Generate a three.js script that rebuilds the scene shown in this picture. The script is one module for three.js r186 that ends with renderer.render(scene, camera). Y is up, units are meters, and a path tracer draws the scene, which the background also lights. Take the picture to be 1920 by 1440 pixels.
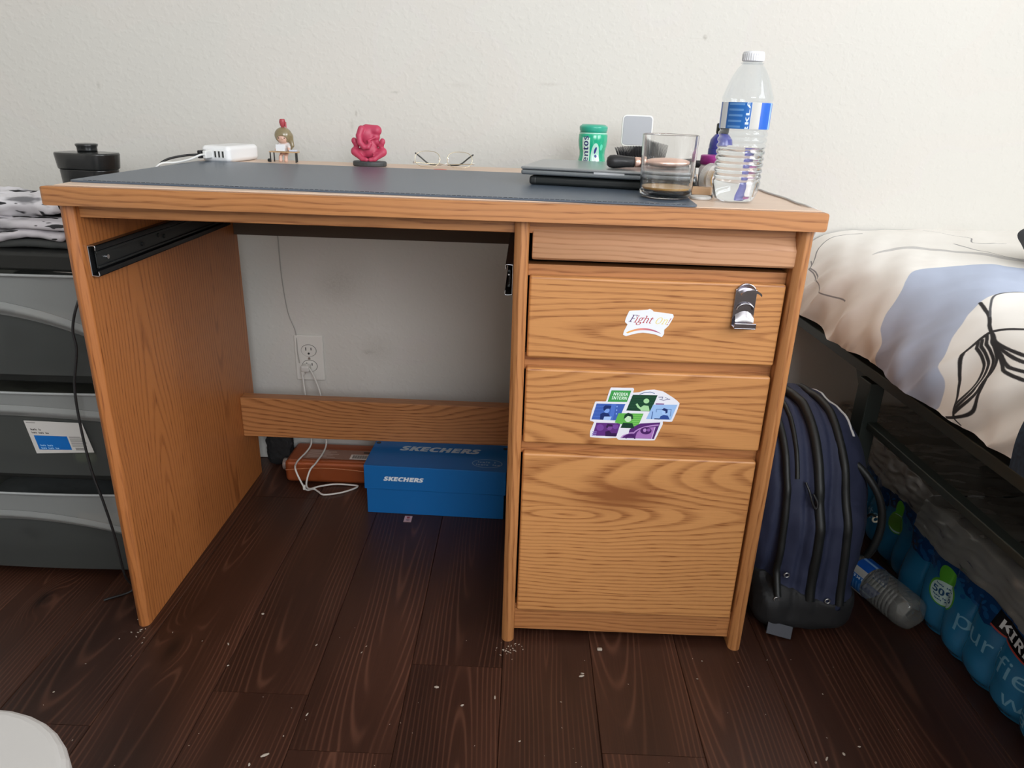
import * as THREE from 'three';
import { RoundedBoxGeometry } from 'three/addons/geometries/RoundedBoxGeometry.js';
import { mergeGeometries, mergeVertices, toCreasedNormals } from 'three/addons/utils/BufferGeometryUtils.js';
import { MarchingCubes } from 'three/addons/objects/MarchingCubes.js';
import { ImprovedNoise } from 'three/addons/math/ImprovedNoise.js';
import { RectAreaLightUniformsLib } from 'three/addons/lights/RectAreaLightUniformsLib.js';

// ---------------------------------------------------------------- camera, light, exposure
const scene = new THREE.Scene();
const camera = new THREE.PerspectiveCamera(55.97, 4 / 3, 0.02, 30);
camera.rotation.order = 'YXZ';
camera.position.set(0.645, 0.861, 1.0);
camera.rotation.set(-0.3685, 0.0107, 0.0334);
const renderer = new THREE.WebGLRenderer({ antialias: true });
renderer.toneMapping = THREE.LinearToneMapping;
renderer.toneMappingExposure = 0.71;
renderer.shadowMap.enabled = true;
scene.background = new THREE.Color(0.85, 0.93, 1.0);            // overcast sky, only seen through the window opening
scene.backgroundIntensity = 1.0;
RectAreaLightUniformsLib.init();
const WALLZ = -0.655, RX = 2.42, LX = -1.7, FZ = 3.0, CEIL = 2.5;
const WIN = { z0: 0.5, z1: 2.1, y0: 0.95, y1: 2.2 };             // window opening in the right-hand wall
const daylight = new THREE.RectAreaLight(new THREE.Color(0.95, 0.985, 1.035), 10, WIN.z1 - WIN.z0, WIN.y1 - WIN.y0);
daylight.position.set(RX + 0.03, (WIN.y0 + WIN.y1) / 2, (WIN.z0 + WIN.z1) / 2);
daylight.lookAt(RX - 5, (WIN.y0 + WIN.y1) / 2, (WIN.z0 + WIN.z1) / 2);
scene.add(daylight);
const WIN2 = { x0: 0.75, x1: 2.15, y0: 1.15, y1: 2.35 };             // second window, in the front wall behind the camera
const daylight2 = new THREE.RectAreaLight(new THREE.Color(0.95, 0.985, 1.035), 13, WIN2.x1 - WIN2.x0, WIN2.y1 - WIN2.y0);
daylight2.position.set((WIN2.x0 + WIN2.x1) / 2, (WIN2.y0 + WIN2.y1) / 2, FZ + 0.03);
daylight2.lookAt((WIN2.x0 + WIN2.x1) / 2, (WIN2.y0 + WIN2.y1) / 2, FZ - 5);
scene.add(daylight2);

// ---------------------------------------------------------------- helpers
const V = (x, y, z) => new THREE.Vector3(x, y, z);
const noise = new ImprovedNoise();
const nz = (x, y = 0, z = 0) => noise.noise(x + 31.7, y + 17.3, z + 5.1);
const fbm = (x, y, z = 0, o = 4) => { let s = 0, a = 0.5; for (let i = 0; i < o; i++) { s += a * nz(x, y, z + i * 3.7); x *= 2.03; y *= 2.03; z *= 2.03; a *= 0.5; } return s; };
const clamp = (v, a = 0, b = 1) => Math.min(b, Math.max(a, v));
const mix = (a, b, t) => a + (b - a) * t;
const smooth = (a, b, v) => { const t = clamp((v - a) / (b - a)); return t * t * (3 - 2 * t); };
let seed = 12345;
const rnd = () => { seed = (seed * 1664525 + 1013904223) >>> 0; return seed / 4294967296; };
const used = {};
function numbered(n) { const k = used[n] = (used[n] ?? -1) + 1; return k ? `${n}_${String(k).padStart(3, '0')}` : n; }
function tag(o, label, category, group) { Object.assign(o.userData, { label, category }); if (group) o.userData.group = group; return o; }
function shade(o) { o.traverse((c) => { if (c.isMesh) { c.castShadow = true; c.receiveShadow = true; } }); return o; }
function thing(name, label, category, pos = [0, 0, 0], turn = 0, group) {
  const g = new THREE.Group(); g.name = numbered(name); g.position.set(...pos); g.rotation.y = turn; scene.add(g);
  return tag(g, label, category, group);
}
function obj(name, geos, m, parent = scene, label) {
  const list = (Array.isArray(geos) ? geos : [geos]).map(flat);
  const o = new THREE.Mesh(list.length > 1 ? mergeGeometries(list) : list[0], m);
  o.name = numbered(name); o.castShadow = o.receiveShadow = true; parent.add(o);
  if (label) o.userData.label = label;
  return o;
}
function struct(name, geos, m) { const o = obj(name, geos, m); o.userData.kind = 'structure'; return o; }
function flat(g) {
  if (g.index) g = g.toNonIndexed();
  for (const k of Object.keys(g.attributes)) if (!['position', 'normal', 'uv'].includes(k)) g.deleteAttribute(k);
  if (!g.attributes.uv) g.setAttribute('uv', new THREE.BufferAttribute(new Float32Array(g.attributes.position.count * 2), 2));
  if (!g.attributes.normal) g.computeVertexNormals();
  return g;
}
const at = (g, x, y, z) => g.translate(x, y, z);
const rbox = (w, h, d, r = 0.002, s = 2) => new RoundedBoxGeometry(w, h, d, s, Math.min(r, w / 2.01, h / 2.01, d / 2.01));
const span = (x0, x1, y0, y1, z0, z1, r = 0.002) => at(rbox(x1 - x0, y1 - y0, z1 - z0, r), (x0 + x1) / 2, (y0 + y1) / 2, (z0 + z1) / 2);
const cyl = (r0, r1, h, n = 28) => new THREE.CylinderGeometry(r0, r1, h, n);
const lathe = (pts, n = 40) => new THREE.LatheGeometry(pts.map((p) => new THREE.Vector2(p[0], p[1])), n);
const tube = (pts, r, n = 60, k = 8, closed = false) => new THREE.TubeGeometry(new THREE.CatmullRomCurve3(pts.map((p) => V(...p)), closed, 'centripetal'), n, r, k, closed);
function extr(pts, depth, bevel = 0, seg = 2) {
  const s = new THREE.Shape(pts.map((p) => new THREE.Vector2(p[0], p[1])));
  return new THREE.ExtrudeGeometry(s, { depth, bevelEnabled: bevel > 0, bevelThickness: bevel, bevelSize: bevel, bevelOffset: -bevel, bevelSegments: seg, curveSegments: 12 });
}
// uv in metres over texture size, grain along the named axis
function grainUV(g, grain, ox = 0, oy = 0, W = 1.2, H = 0.6) {
  g = flat(g); const p = g.attributes.position, uv = g.attributes.uv, ax = { x: 0, y: 1, z: 2 }[grain];
  const a = V(), b = V(), c = V(), get = (i, k) => (k === 0 ? p.getX(i) : k === 1 ? p.getY(i) : p.getZ(i));
  for (let i = 0; i < p.count; i += 3) {
    a.fromBufferAttribute(p, i); b.fromBufferAttribute(p, i + 1); c.fromBufferAttribute(p, i + 2);
    b.sub(a); c.sub(a); const n = b.cross(c), m = [Math.abs(n.x), Math.abs(n.y), Math.abs(n.z)];
    const dom = m.indexOf(Math.max(...m)); let u, v;
    if (dom === ax) { [u, v] = [0, 1, 2].filter((k) => k !== ax); }
    else { u = ax; v = 3 - ax - dom; }
    for (let k = 0; k < 3; k++) uv.setXY(i + k, (get(i + k, u) * (dom === ax ? 0.15 : 1) + ox) / W, (get(i + k, v) + oy) / H);
  }
  return g;
}
function boxUVfit(g, x0, y0, x1, y1) {                                    // uv 0..1 over a rectangle in x/y
  g = flat(g); const p = g.attributes.position, uv = g.attributes.uv;
  for (let i = 0; i < p.count; i++) uv.setXY(i, (p.getX(i) - x0) / (x1 - x0), (p.getY(i) - y0) / (y1 - y0));
  return g;
}
function sdf(f, lo, hi, res = 48) {                                        // marching cubes over a signed distance
  const mc = new MarchingCubes(res, new THREE.MeshBasicMaterial(), false, false, 120000), h = res / 2, P = [0, 0, 0];
  mc.isolation = 0;
  for (let k = 0; k < res; k++) for (let j = 0; j < res; j++) for (let i = 0; i < res; i++) {
    [i, j, k].forEach((n, a) => { P[a] = lo[a] + ((n - h) / h + 1) / 2 * (hi[a] - lo[a]); });
    mc.field[k * res * res + j * res + i] = -f(P[0], P[1], P[2]);
  }
  mc.update();
  const n = mc.count, pos = new Float32Array(n * 3);
  for (let i = 0; i < n; i++) for (let a = 0; a < 3; a++) pos[i * 3 + a] = lo[a] + (mc.positionArray[i * 3 + a] + 1) / 2 * (hi[a] - lo[a]);
  let g = new THREE.BufferGeometry(); g.setAttribute('position', new THREE.BufferAttribute(pos, 3));
  g = mergeVertices(g, 1e-5);
  let vol = 0; const ix = g.index, p = g.attributes.position, a = V(), b = V(), c = V();
  for (let i = 0; i < ix.count; i += 3) { a.fromBufferAttribute(p, ix.getX(i)); b.fromBufferAttribute(p, ix.getX(i + 1)); c.fromBufferAttribute(p, ix.getX(i + 2)); vol += a.dot(b.cross(c)); }
  if (vol < 0) for (let i = 0; i < ix.count; i += 3) { const t = ix.getX(i); ix.setX(i, ix.getX(i + 1)); ix.setX(i + 1, t); }
  g.computeVertexNormals();
  return g;
}
const smin = (a, b, k) => { const h = clamp(0.5 + 0.5 * (b - a) / k); return mix(b, a, h) - k * h * (1 - h); };
const sBox = (x, y, z, c, h, r) => { const q = [Math.abs(x - c[0]) - h[0] + r, Math.abs(y - c[1]) - h[1] + r, Math.abs(z - c[2]) - h[2] + r]; return Math.hypot(Math.max(q[0], 0), Math.max(q[1], 0), Math.max(q[2], 0)) + Math.min(Math.max(...q), 0) - r; };
const sEll = (x, y, z, c, r) => { const k = Math.hypot((x - c[0]) / r[0], (y - c[1]) / r[1], (z - c[2]) / r[2]); return (k - 1) * Math.min(...r); };
const sCap = (x, y, z, a, b, ra, rb = ra) => { const d = [b[0] - a[0], b[1] - a[1], b[2] - a[2]], t = clamp(((x - a[0]) * d[0] + (y - a[1]) * d[1] + (z - a[2]) * d[2]) / (d[0] ** 2 + d[1] ** 2 + d[2] ** 2)); return Math.hypot(x - a[0] - d[0] * t, y - a[1] - d[1] * t, z - a[2] - d[2] * t) - mix(ra, rb, t); };
// height-grid sheet: f(u, v) -> [x, y, z]
function sheet(f, nu, nv, flip = false) {
  const g = new THREE.PlaneGeometry(1, 1, nu, nv), p = g.attributes.position, uv = g.attributes.uv;
  for (let i = 0; i < p.count; i++) { const q = f(uv.getX(i), uv.getY(i)); p.setXYZ(i, ...q); }
  if (flip) for (let i = 0; i < g.index.count; i += 3) { const t = g.index.getX(i); g.index.setX(i, g.index.getX(i + 1)); g.index.setX(i + 1, t); }
  g.computeVertexNormals(); return g;
}

// ---------------------------------------------------------------- textures
const toS = (l) => 255 * (l <= 0.0031308 ? 12.92 * l : 1.055 * Math.max(l, 0) ** (1 / 2.4) - 0.055);
const lut = new Uint8Array(4097); for (let i = 0; i <= 4096; i++) lut[i] = Math.round(toS(i / 4096));
function tex(w, h, fn, srgb = true) {
  const d = new Uint8Array(w * h * 4), c = [0, 0, 0];
  for (let j = 0; j < h; j++) for (let i = 0; i < w; i++) {
    fn((i + 0.5) / w, (j + 0.5) / h, c); const o = (j * w + i) * 4;
    for (let k = 0; k < 3; k++) d[o + k] = srgb ? lut[Math.round(clamp(c[k]) * 4096)] : Math.round(clamp(c[k]) * 255);
    d[o + 3] = 255;
  }
  const t = new THREE.DataTexture(d, w, h); if (srgb) t.colorSpace = THREE.SRGBColorSpace;
  t.wrapS = t.wrapT = THREE.RepeatWrapping; t.magFilter = THREE.LinearFilter; t.minFilter = THREE.LinearMipmapLinearFilter; t.generateMipmaps = true; t.needsUpdate = true; return t;
}
// small print that the photograph leaves unreadable: a row of short strokes
const smallPrint = (c, x, y, w, h) => { for (let i = 0, q = x; q < x + w; i++) { const s = h * (0.25 + 0.2 * ((i * 7) % 3)); if (i % 6 !== 5) c.fillRect(q, y - h * (i % 3 ? 0.7 : 1), s, h * (i % 3 ? 0.7 : 1) * 0.85); q += s + h * 0.18; } };
function canvasTex(w, h, draw) {
  const c = document.createElement('canvas'); c.width = w; c.height = h; draw(c.getContext('2d'), w, h);
  const t = new THREE.CanvasTexture(c); t.colorSpace = THREE.SRGBColorSpace; t.magFilter = THREE.LinearFilter; return t;
}
// oak: glued strips, each cut across its own growth rings
function oak(seedN, light, dark, strip = 0.14, slope = 0.085, stain = null) {
  return tex(2048, 1024, (u, v, c) => {
    const x = u * 1.2, y = v * 0.6, k = Math.floor(y / strip + 0.25), yy = y - (k - 0.25 + 0.5) * strip;
    const h1 = Math.abs(Math.sin((k + 1) * 12.99 + seedN * 7.1) * 43758.5) % 1, h2 = Math.abs(Math.sin((k + 1) * 78.23 + seedN * 3.3) * 24634.6) % 1;
    const x0 = 0.1 + h1 * 0.9, off = (h2 - 0.5) * strip * 1.1;
    const wob = 0.010 * nz(x * 3, y * 7, seedN) + 0.004 * nz(x * 11, y * 22, seedN + 3);
    const ht = slope * (x - x0) + 0.02 * nz(x * 2.1, k * 5.1, seedN);
    let r = Math.hypot(yy - off + wob, ht) * (105 + 45 * h2) + 0.35 * nz(x * 5, y * 40, seedN + 9);
    const f = r - Math.floor(r), band = f < 0.18 ? smooth(0, 0.18, f) : 1 - smooth(0.18, 0.62, f);
    const pore = clamp((nz(x * 26, y * 620, seedN + 1) - 0.12) * 3.2), fine = nz(x * 9, y * 1150, seedN + 2);
    const t = clamp((stain ? stain(x, y) : 0) + 0.50 * band + 0.60 * pore * (0.25 + 0.75 * band) + 0.12 * fine + 0.28 * fbm(x * 2.2, y * 5, seedN + 5, 3) + (h1 - 0.5) * 0.18);
    for (let q = 0; q < 3; q++) c[q] = mix(light[q], dark[q], t);
  });
}
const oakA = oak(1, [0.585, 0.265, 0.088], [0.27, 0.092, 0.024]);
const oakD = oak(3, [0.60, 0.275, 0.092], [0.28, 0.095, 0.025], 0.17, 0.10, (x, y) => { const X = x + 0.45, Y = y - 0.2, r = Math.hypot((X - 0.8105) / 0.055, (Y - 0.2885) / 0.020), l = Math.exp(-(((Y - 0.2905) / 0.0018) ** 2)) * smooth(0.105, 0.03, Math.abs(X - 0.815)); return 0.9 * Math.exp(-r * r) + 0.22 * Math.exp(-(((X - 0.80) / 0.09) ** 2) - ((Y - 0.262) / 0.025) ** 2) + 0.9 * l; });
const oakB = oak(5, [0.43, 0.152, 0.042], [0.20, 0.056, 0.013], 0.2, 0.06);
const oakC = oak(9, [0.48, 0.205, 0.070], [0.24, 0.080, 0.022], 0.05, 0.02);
const woodMat = (map, r = 0.42, extra = {}) => new THREE.MeshPhysicalMaterial({ map, roughness: r, clearcoat: 0.12, clearcoatRoughness: 0.4, ...extra });
const M = {
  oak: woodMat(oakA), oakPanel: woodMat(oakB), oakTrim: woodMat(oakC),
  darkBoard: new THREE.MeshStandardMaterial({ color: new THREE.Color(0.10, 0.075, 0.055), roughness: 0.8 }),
};
const mat = (r, g, b, rough = 0.5, extra = {}) => new THREE.MeshPhysicalMaterial({ color: new THREE.Color(r, g, b), roughness: rough, ...extra });
const metal = (r, g, b, rough = 0.25) => new THREE.MeshStandardMaterial({ color: new THREE.Color(r, g, b), roughness: rough, metalness: 1 });
const black = mat(0.012, 0.013, 0.013, 0.45), white = mat(0.8, 0.8, 0.78, 0.4), chrome = metal(0.75, 0.74, 0.76, 0.14);
const clearPET = mat(1, 1, 1, 0.04, { transmission: 1, thickness: 0, ior: 1.45 });

// ---------------------------------------------------------------- setting: wall, floor, room
const wallTex = tex(2048, 1264, (u, v, c) => {
  const x = LX + u * (RX - LX), y = v * CEIL; let d = 0.03 * fbm(x * 1.2, y * 1.2, 3);
  const scuff = (px, py, a, rx, ry) => { const q = Math.hypot((x - px) / rx, (y - py) / ry); d -= a * clamp(1 - q) * (0.5 + 0.5 * nz(x * 300, y * 300)); };
  scuff(0.357, 0.878, 0.3, 0.012, 0.003); scuff(0.493, 0.896, 0.10, 0.03, 0.006); scuff(0.685, 0.904, 0.14, 0.035, 0.004); scuff(0.262, 0.809, 0.2, 0.005, 0.016);
  scuff(0.272, 0.833, 0.5, 0.003, 0.008); scuff(1.001, 1.003, 0.5, 0.006, 0.006); scuff(-0.28, 0.872, 0.2, 0.006, 0.012); 
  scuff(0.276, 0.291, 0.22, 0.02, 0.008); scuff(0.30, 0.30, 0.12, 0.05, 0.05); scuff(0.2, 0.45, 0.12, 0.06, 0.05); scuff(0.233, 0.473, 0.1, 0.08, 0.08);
  c[0] = 0.675 + d; c[1] = 0.652 + d; c[2] = 0.605 + d;
});
const wallBump = tex(1024, 1024, (u, v, c) => { const a = fbm(u * 70, v * 70, 1, 3); c[0] = c[1] = c[2] = 0.5 + 0.55 * smooth(-0.05, 0.28, a) - 0.2 + 0.12 * nz(u * 320, v * 320, 4); }, false);
wallBump.repeat.set(RX - LX, CEIL);
const wallMat = new THREE.MeshStandardMaterial({ map: wallTex, bumpMap: wallBump, bumpScale: 0.0004, roughness: 0.75 });
const plainWall = mat(0.80, 0.775, 0.72, 0.8);
{
  const w = span(LX - 0.12, RX + 0.12, 0, CEIL, WALLZ - 0.12, WALLZ, 0.0005), p = w.attributes.position, uv = w.attributes.uv;
  for (let i = 0; i < p.count; i++) uv.setXY(i, (p.getX(i) - LX) / (RX - LX), p.getY(i) / CEIL);
  struct('wall_back', w, wallMat);
}
struct('wall_left', span(LX - 0.12, LX, 0, CEIL, WALLZ, FZ), plainWall);
struct('wall_front', [span(LX - 0.12, WIN2.x0, 0, CEIL, FZ, FZ + 0.12), span(WIN2.x1, RX + 0.12, 0, CEIL, FZ, FZ + 0.12), span(WIN2.x0, WIN2.x1, 0, WIN2.y0, FZ, FZ + 0.12), span(WIN2.x0, WIN2.x1, WIN2.y1, CEIL, FZ, FZ + 0.12)], plainWall);
struct('wall_right', [span(RX, RX + 0.12, 0, WIN.y0, WALLZ, FZ), span(RX, RX + 0.12, WIN.y1, CEIL, WALLZ, FZ), span(RX, RX + 0.12, WIN.y0, WIN.y1, WALLZ, WIN.z0), span(RX, RX + 0.12, WIN.y0, WIN.y1, WIN.z1, FZ)], plainWall);
struct('ceiling', span(LX - 0.12, RX + 0.12, CEIL, CEIL + 0.12, WALLZ - 0.12, FZ + 0.12), mat(0.78, 0.77, 0.74, 0.9));
{
  const w = new THREE.Group(); w.name = 'window_1'; w.userData.kind = 'structure'; scene.add(w);
  const f = mat(0.8, 0.8, 0.78, 0.4), x0 = RX + 0.06, x1 = RX + 0.1;
  obj('window_frame', [span(x0, x1, WIN.y0, WIN.y0 + 0.05, WIN.z0, WIN.z1), span(x0, x1, WIN.y1 - 0.05, WIN.y1, WIN.z0, WIN.z1), span(x0, x1, WIN.y0, WIN.y1, WIN.z0, WIN.z0 + 0.05), span(x0, x1, WIN.y0, WIN.y1, WIN.z1 - 0.05, WIN.z1)], f, w);
  obj('mullion', span(x0, x1, WIN.y0, WIN.y1, (WIN.z0 + WIN.z1) / 2 - 0.025, (WIN.z0 + WIN.z1) / 2 + 0.025), f, w);
  for (const s of [0, 1]) obj('pane', span(x0 + 0.015, x0 + 0.019, WIN.y0 + 0.05, WIN.y1 - 0.05, s ? 1.325 : WIN.z0 + 0.05, s ? WIN.z1 - 0.05 : 1.275, 0.0005), mat(1, 1, 1, 0.02, { transmission: 1, thickness: 0 }), w);
}
{
  const w = new THREE.Group(); w.name = 'window_2'; w.userData.kind = 'structure'; scene.add(w);
  const f = mat(0.8, 0.8, 0.78, 0.4), z0 = FZ + 0.06, z1 = FZ + 0.1, { x0, x1, y0, y1 } = WIN2, m = (x0 + x1) / 2;
  obj('window_frame', [span(x0, x1, y0, y0 + 0.05, z0, z1), span(x0, x1, y1 - 0.05, y1, z0, z1), span(x0, x0 + 0.05, y0, y1, z0, z1), span(x1 - 0.05, x1, y0, y1, z0, z1)], f, w);
  obj('mullion', span(m - 0.025, m + 0.025, y0, y1, z0, z1), f, w);
  for (const s of [0, 1]) obj('pane', span(s ? m + 0.025 : x0 + 0.05, s ? x1 - 0.05 : m - 0.025, y0 + 0.05, y1 - 0.05, z0 + 0.015, z0 + 0.019, 0.0005), mat(1, 1, 1, 0.02, { transmission: 1, thickness: 0 }), w);
}
struct('baseboard_back', [span(LX, RX, 0, 0.082, WALLZ, WALLZ + 0.012, 0.003)], mat(0.66, 0.65, 0.61, 0.45));
// floor: separate planks along z, dark stained, brushed grain
const PW = 0.1485, floorTex = tex(2048, 2048, (u, v, c) => {
  const x = u * 1.25, k = Math.floor(v * 8), y = (v * 8 - k) * PW;
  const h1 = Math.abs(Math.sin((k + 3) * 12.99) * 43758.5) % 1, h2 = Math.abs(Math.sin((k + 5) * 78.23) * 24634.6) % 1;
  const x0 = h1 * 1.2, yc = PW * (0.25 + 0.5 * h2) + 0.018 * nz(x * 1.7, k * 3.3), kx = 0.3 + 0.7 * h2, ky = PW * (0.3 + 0.4 * h1);
  let wob = 0.007 * nz(x * 4, y * 14, k), r = Math.hypot(y - yc + wob, 0.045 * (x - x0) + 0.014 * nz(x * 2.2, k * 9.1)) * 150;
  const kd = Math.hypot((x - kx) / 0.055, (y - ky) / 0.021), kn = k % 3 === 1 ? Math.exp(-kd * kd * 0.7) : 0;      // a knot in every third plank: rings bend round it
  r = r + kn * 5;
  const f = r - Math.floor(r), line = Math.exp(-(((f - 0.5) / 0.13) ** 2)) * smooth(-0.25, 0.25, nz(x * 3.1, y * 22, k + 20) + 0.08);
  const streak = nz(x * 12, y * 700, k), big = fbm(x * 1.8, y * 7, k * 2.1, 3), knot = Math.exp(-kd * kd * 4) * (k % 3 === 1 ? 1 : 0);
  const t = clamp(0.72 * line + 0.12 * streak + 0.10 + 0.3 * big), b = (0.9 + 0.22 * h1) * (1 + 0.7 * big) * (1 - 0.75 * knot);
  c[0] = mix(0.033, 0.108, t) * b; c[1] = mix(0.0108, 0.044, t) * b; c[2] = mix(0.0058, 0.026, t) * b;
});
const floorMat = new THREE.MeshPhysicalMaterial({ map: floorTex, roughness: 0.42, bumpMap: floorTex, bumpScale: 0.0012 });
{
  const floor = new THREE.Group(); floor.name = 'floor'; floor.userData.kind = 'structure'; scene.add(floor);
  obj('subfloor', span(LX - 0.12, RX + 0.12, -0.12, -0.0125, WALLZ - 0.12, FZ + 0.12), mat(0.02, 0.015, 0.012, 0.9), floor);
  const X0 = 0.337 - 14 * PW, L = 1.25;
  const plankGeo = (w, l, uOff, strip) => {
    const g = extr([[-w / 2, -0.012], [w / 2, -0.012], [w / 2, -0.001], [w / 2 - 0.001, 0], [-w / 2 + 0.001, 0], [-w / 2, -0.001]], l), p = g.attributes.position, uv = g.attributes.uv;
    for (let i = 0; i < p.count; i++) uv.setXY(i, (p.getZ(i) + uOff) / 1.25, (strip + 0.02 + 0.96 * (p.getX(i) / PW + 0.5)) / 8);
    g.computeVertexNormals(); return flat(g);
  };
  for (let i = 0; i < 28; i++) {
    const x = X0 + i * PW, joint = i === 14 ? 0.239 : i === 17 ? 0.2225 : ((i * 0.47) % 1) * L;
    for (let z = joint - 2 * L; z < FZ; z += L) {
      const a = Math.max(z + 0.0004, WALLZ), b = Math.min(z + L - 0.0004, FZ); if (b - a < 0.02) continue;
      const g = plankGeo(PW - 0.0006, b - a, a - z, (i * 5 + Math.round((z + 9) / L) * 3) % 8); g.translate(x + PW / 2, 0, a);
      obj('plank', g, floorMat, floor);
    }
  }
}
// wall outlet
{
  const t = thing('wall_outlet', 'white double wall outlet on the wall under the desk', 'outlet', [0.1335, 0.272, WALLZ]);
  const pl = mat(0.80, 0.78, 0.73, 0.35), dark = mat(0.02, 0.02, 0.02, 0.6);
  obj('cover_plate', at(rbox(0.07, 0.115, 0.007, 0.003), 0, 0, 0.0035), pl, t);
  for (const y of [0.0195, -0.0195]) {
    const s = new THREE.Shape(); s.absarc(0, 0, 0.0172, 0, Math.PI * 2);
    const e = new THREE.ExtrudeGeometry(s, { depth: 0.0015, bevelEnabled: true, bevelSize: 0.0006, bevelThickness: 0.0006, bevelSegments: 2, curveSegments: 24 }); e.scale(1, 0.82, 1);
    const rim = new THREE.TorusGeometry(0.0182, 0.0006, 6, 40); rim.scale(1, 0.83, 1); obj('socket_shadow_ring', at(rim, 0, y, 0.0071), mat(0.12, 0.11, 0.1, 0.7), t);  // dark ring colours in the thin shadow round the socket
    const r = obj('socket', at(e, 0, y, 0.007), pl, t);
    const sl = [span(-0.0075, -0.0055, y + 0.0005, y + 0.0085, 0.0085, 0.0096, 0.0003), span(0.0052, 0.0072, y + 0.0015, y + 0.008, 0.0085, 0.0096, 0.0003)];
    const gnd = cyl(0.0026, 0.0026, 0.0012, 14); gnd.rotateX(Math.PI / 2); sl.push(at(gnd, 0, y - 0.0068, 0.0091)); obj('slot', sl, dark, r);
  }
  const sc = cyl(0.003, 0.003, 0.0015, 14); sc.rotateX(Math.PI / 2); obj('screw', at(sc, 0, 0, 0.0078), metal(0.6, 0.6, 0.58, 0.4), t);
}

// ---------------------------------------------------------------- desk
const W = 1.0415, XM = 0.6308, PT = 0.0207, H = 0.715, TOP = 0.74, BACK = -0.567;
const desk = thing('desk', 'oak pedestal desk with drawers on the right and an open knee hole on the left', 'desk');
function panel(x, seedOff) {                                               // upright board with a rounded front edge
  const r = PT / 2, pts = [];
  for (let i = 0; i <= 12; i++) { const a = Math.PI * i / 12; pts.push([x + r - r * Math.cos(a), -(-r + r * Math.sin(a))]); }   // shape y = -z
  pts.push([x + PT, -BACK], [x, -BACK]);
  const s = new THREE.Shape(pts.map((p) => new THREE.Vector2(p[0], p[1])));
  const g = new THREE.ExtrudeGeometry(s, { depth: H, bevelEnabled: false }); g.rotateX(-Math.PI / 2);
  return grainUV(toCreasedNormals(g, 0.6), 'y', seedOff, 0.575);
}
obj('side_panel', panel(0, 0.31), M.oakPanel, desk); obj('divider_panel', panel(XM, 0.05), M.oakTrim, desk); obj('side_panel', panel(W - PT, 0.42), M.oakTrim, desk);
{
  const laminate = tex(1024, 512, (u, v, c) => { const t = clamp(0.5 + 0.5 * fbm(u * 3, v * 60, 2, 3) + 0.25 * nz(u * 20, v * 300)); c[0] = mix(0.74, 0.64, t); c[1] = mix(0.56, 0.455, t); c[2] = mix(0.43, 0.335, t); });
  obj('desktop', grainUV(span(-0.003, W + 0.006, H, TOP, -0.548, -0.004, 0.003), 'x', 0.1, 0.6), new THREE.MeshPhysicalMaterial({ map: laminate, roughness: 0.38 }), desk, 'pale laminate desk top');
  const pts = [], z0 = -0.006, z1 = 0.017, r = 0.0105; pts.push([z0, H], [z1 - r, H]);
  for (let i = 1; i < 10; i++) { const a = -Math.PI / 2 + Math.PI * i / 10; pts.push([z1 - r + r * Math.cos(a), (H + TOP) / 2 + 0.0125 * Math.sin(a)]); }
  pts.push([z1 - r, TOP], [z0, TOP]);
  const edge = extr(pts, W + 0.005, 0.007, 4); edge.rotateY(Math.PI / 2); edge.scale(-1, 1, 1);
  let g = flat(edge); { const p = g.attributes.position; for (let i = 0; i < p.count; i += 3) for (const A of ['position', 'normal']) { const t = g.attributes[A], q = [t.getX(i + 1), t.getY(i + 1), t.getZ(i + 1)]; t.setXYZ(i + 1, t.getX(i + 2), t.getY(i + 2), t.getZ(i + 2)); t.setXYZ(i + 2, ...q); } }
  g.computeBoundingBox(); g.translate(W + 0.0085 - g.boundingBox.max.x, 0, 0); g.computeBoundingBox();
  g.translate(0, 0, z1 - g.boundingBox.max.z); 
  obj('front_edge', grainUV(toCreasedNormals(g, 0.7), 'x', 0.05, 0.2), M.oakTrim, desk, 'rounded solid oak front edge');
}
obj('apron', grainUV(span(PT, W - PT, 0.695, H, -0.034, -0.016, 0.001), 'x', 0.1, 0.33), M.oakTrim, desk);
obj('back_rail', grainUV(span(PT, XM, 0.583, H, BACK + 0.002, -0.549, 0.001), 'x', 0.2, 0.4), M.darkBoard, desk, 'board under the top at the back, its shade put into the dark colour');  // dark colour holds the shadow that falls under the top
obj('stretcher', [grainUV(span(PT, XM, 0.136, 0.231, -0.506, -0.484, 0.002), 'x', 0.23, -0.022), grainUV(span(PT, XM, 0.136, 0.2305, -0.514, -0.490, 0.001), 'x', 0.4, 0.4)], woodMat(oak(34, [0.46, 0.195, 0.068], [0.17, 0.050, 0.012], 0.5, 0.16)), desk, 'low oak board across the back of the knee hole');
obj('added_back_panel', span(XM + PT, W - PT, 0.03, H, BACK + 0.002, BACK + 0.010, 0.0005), M.darkBoard, desk);  // unseen panel, added to block light behind the drawers
const XA = XM + PT, XB = W - PT;
for (const [a, b] of [[0.633, 0.650], [0.490, 0.517], [0.350, 0.380]]) obj('drawer_rail', grainUV(span(XA, XB, a, b, -0.05, -0.026, 0.001), 'x', 0.1, a), M.oakTrim, desk);
obj('kick_plate', grainUV(span(XA, XB, 0.014, 0.066, -0.036, -0.018, 0.001), 'x', 0.2, 0.45), M.oakTrim, desk);
const FZ0 = -0.010;                                                        // plane of the drawer fronts
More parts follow.
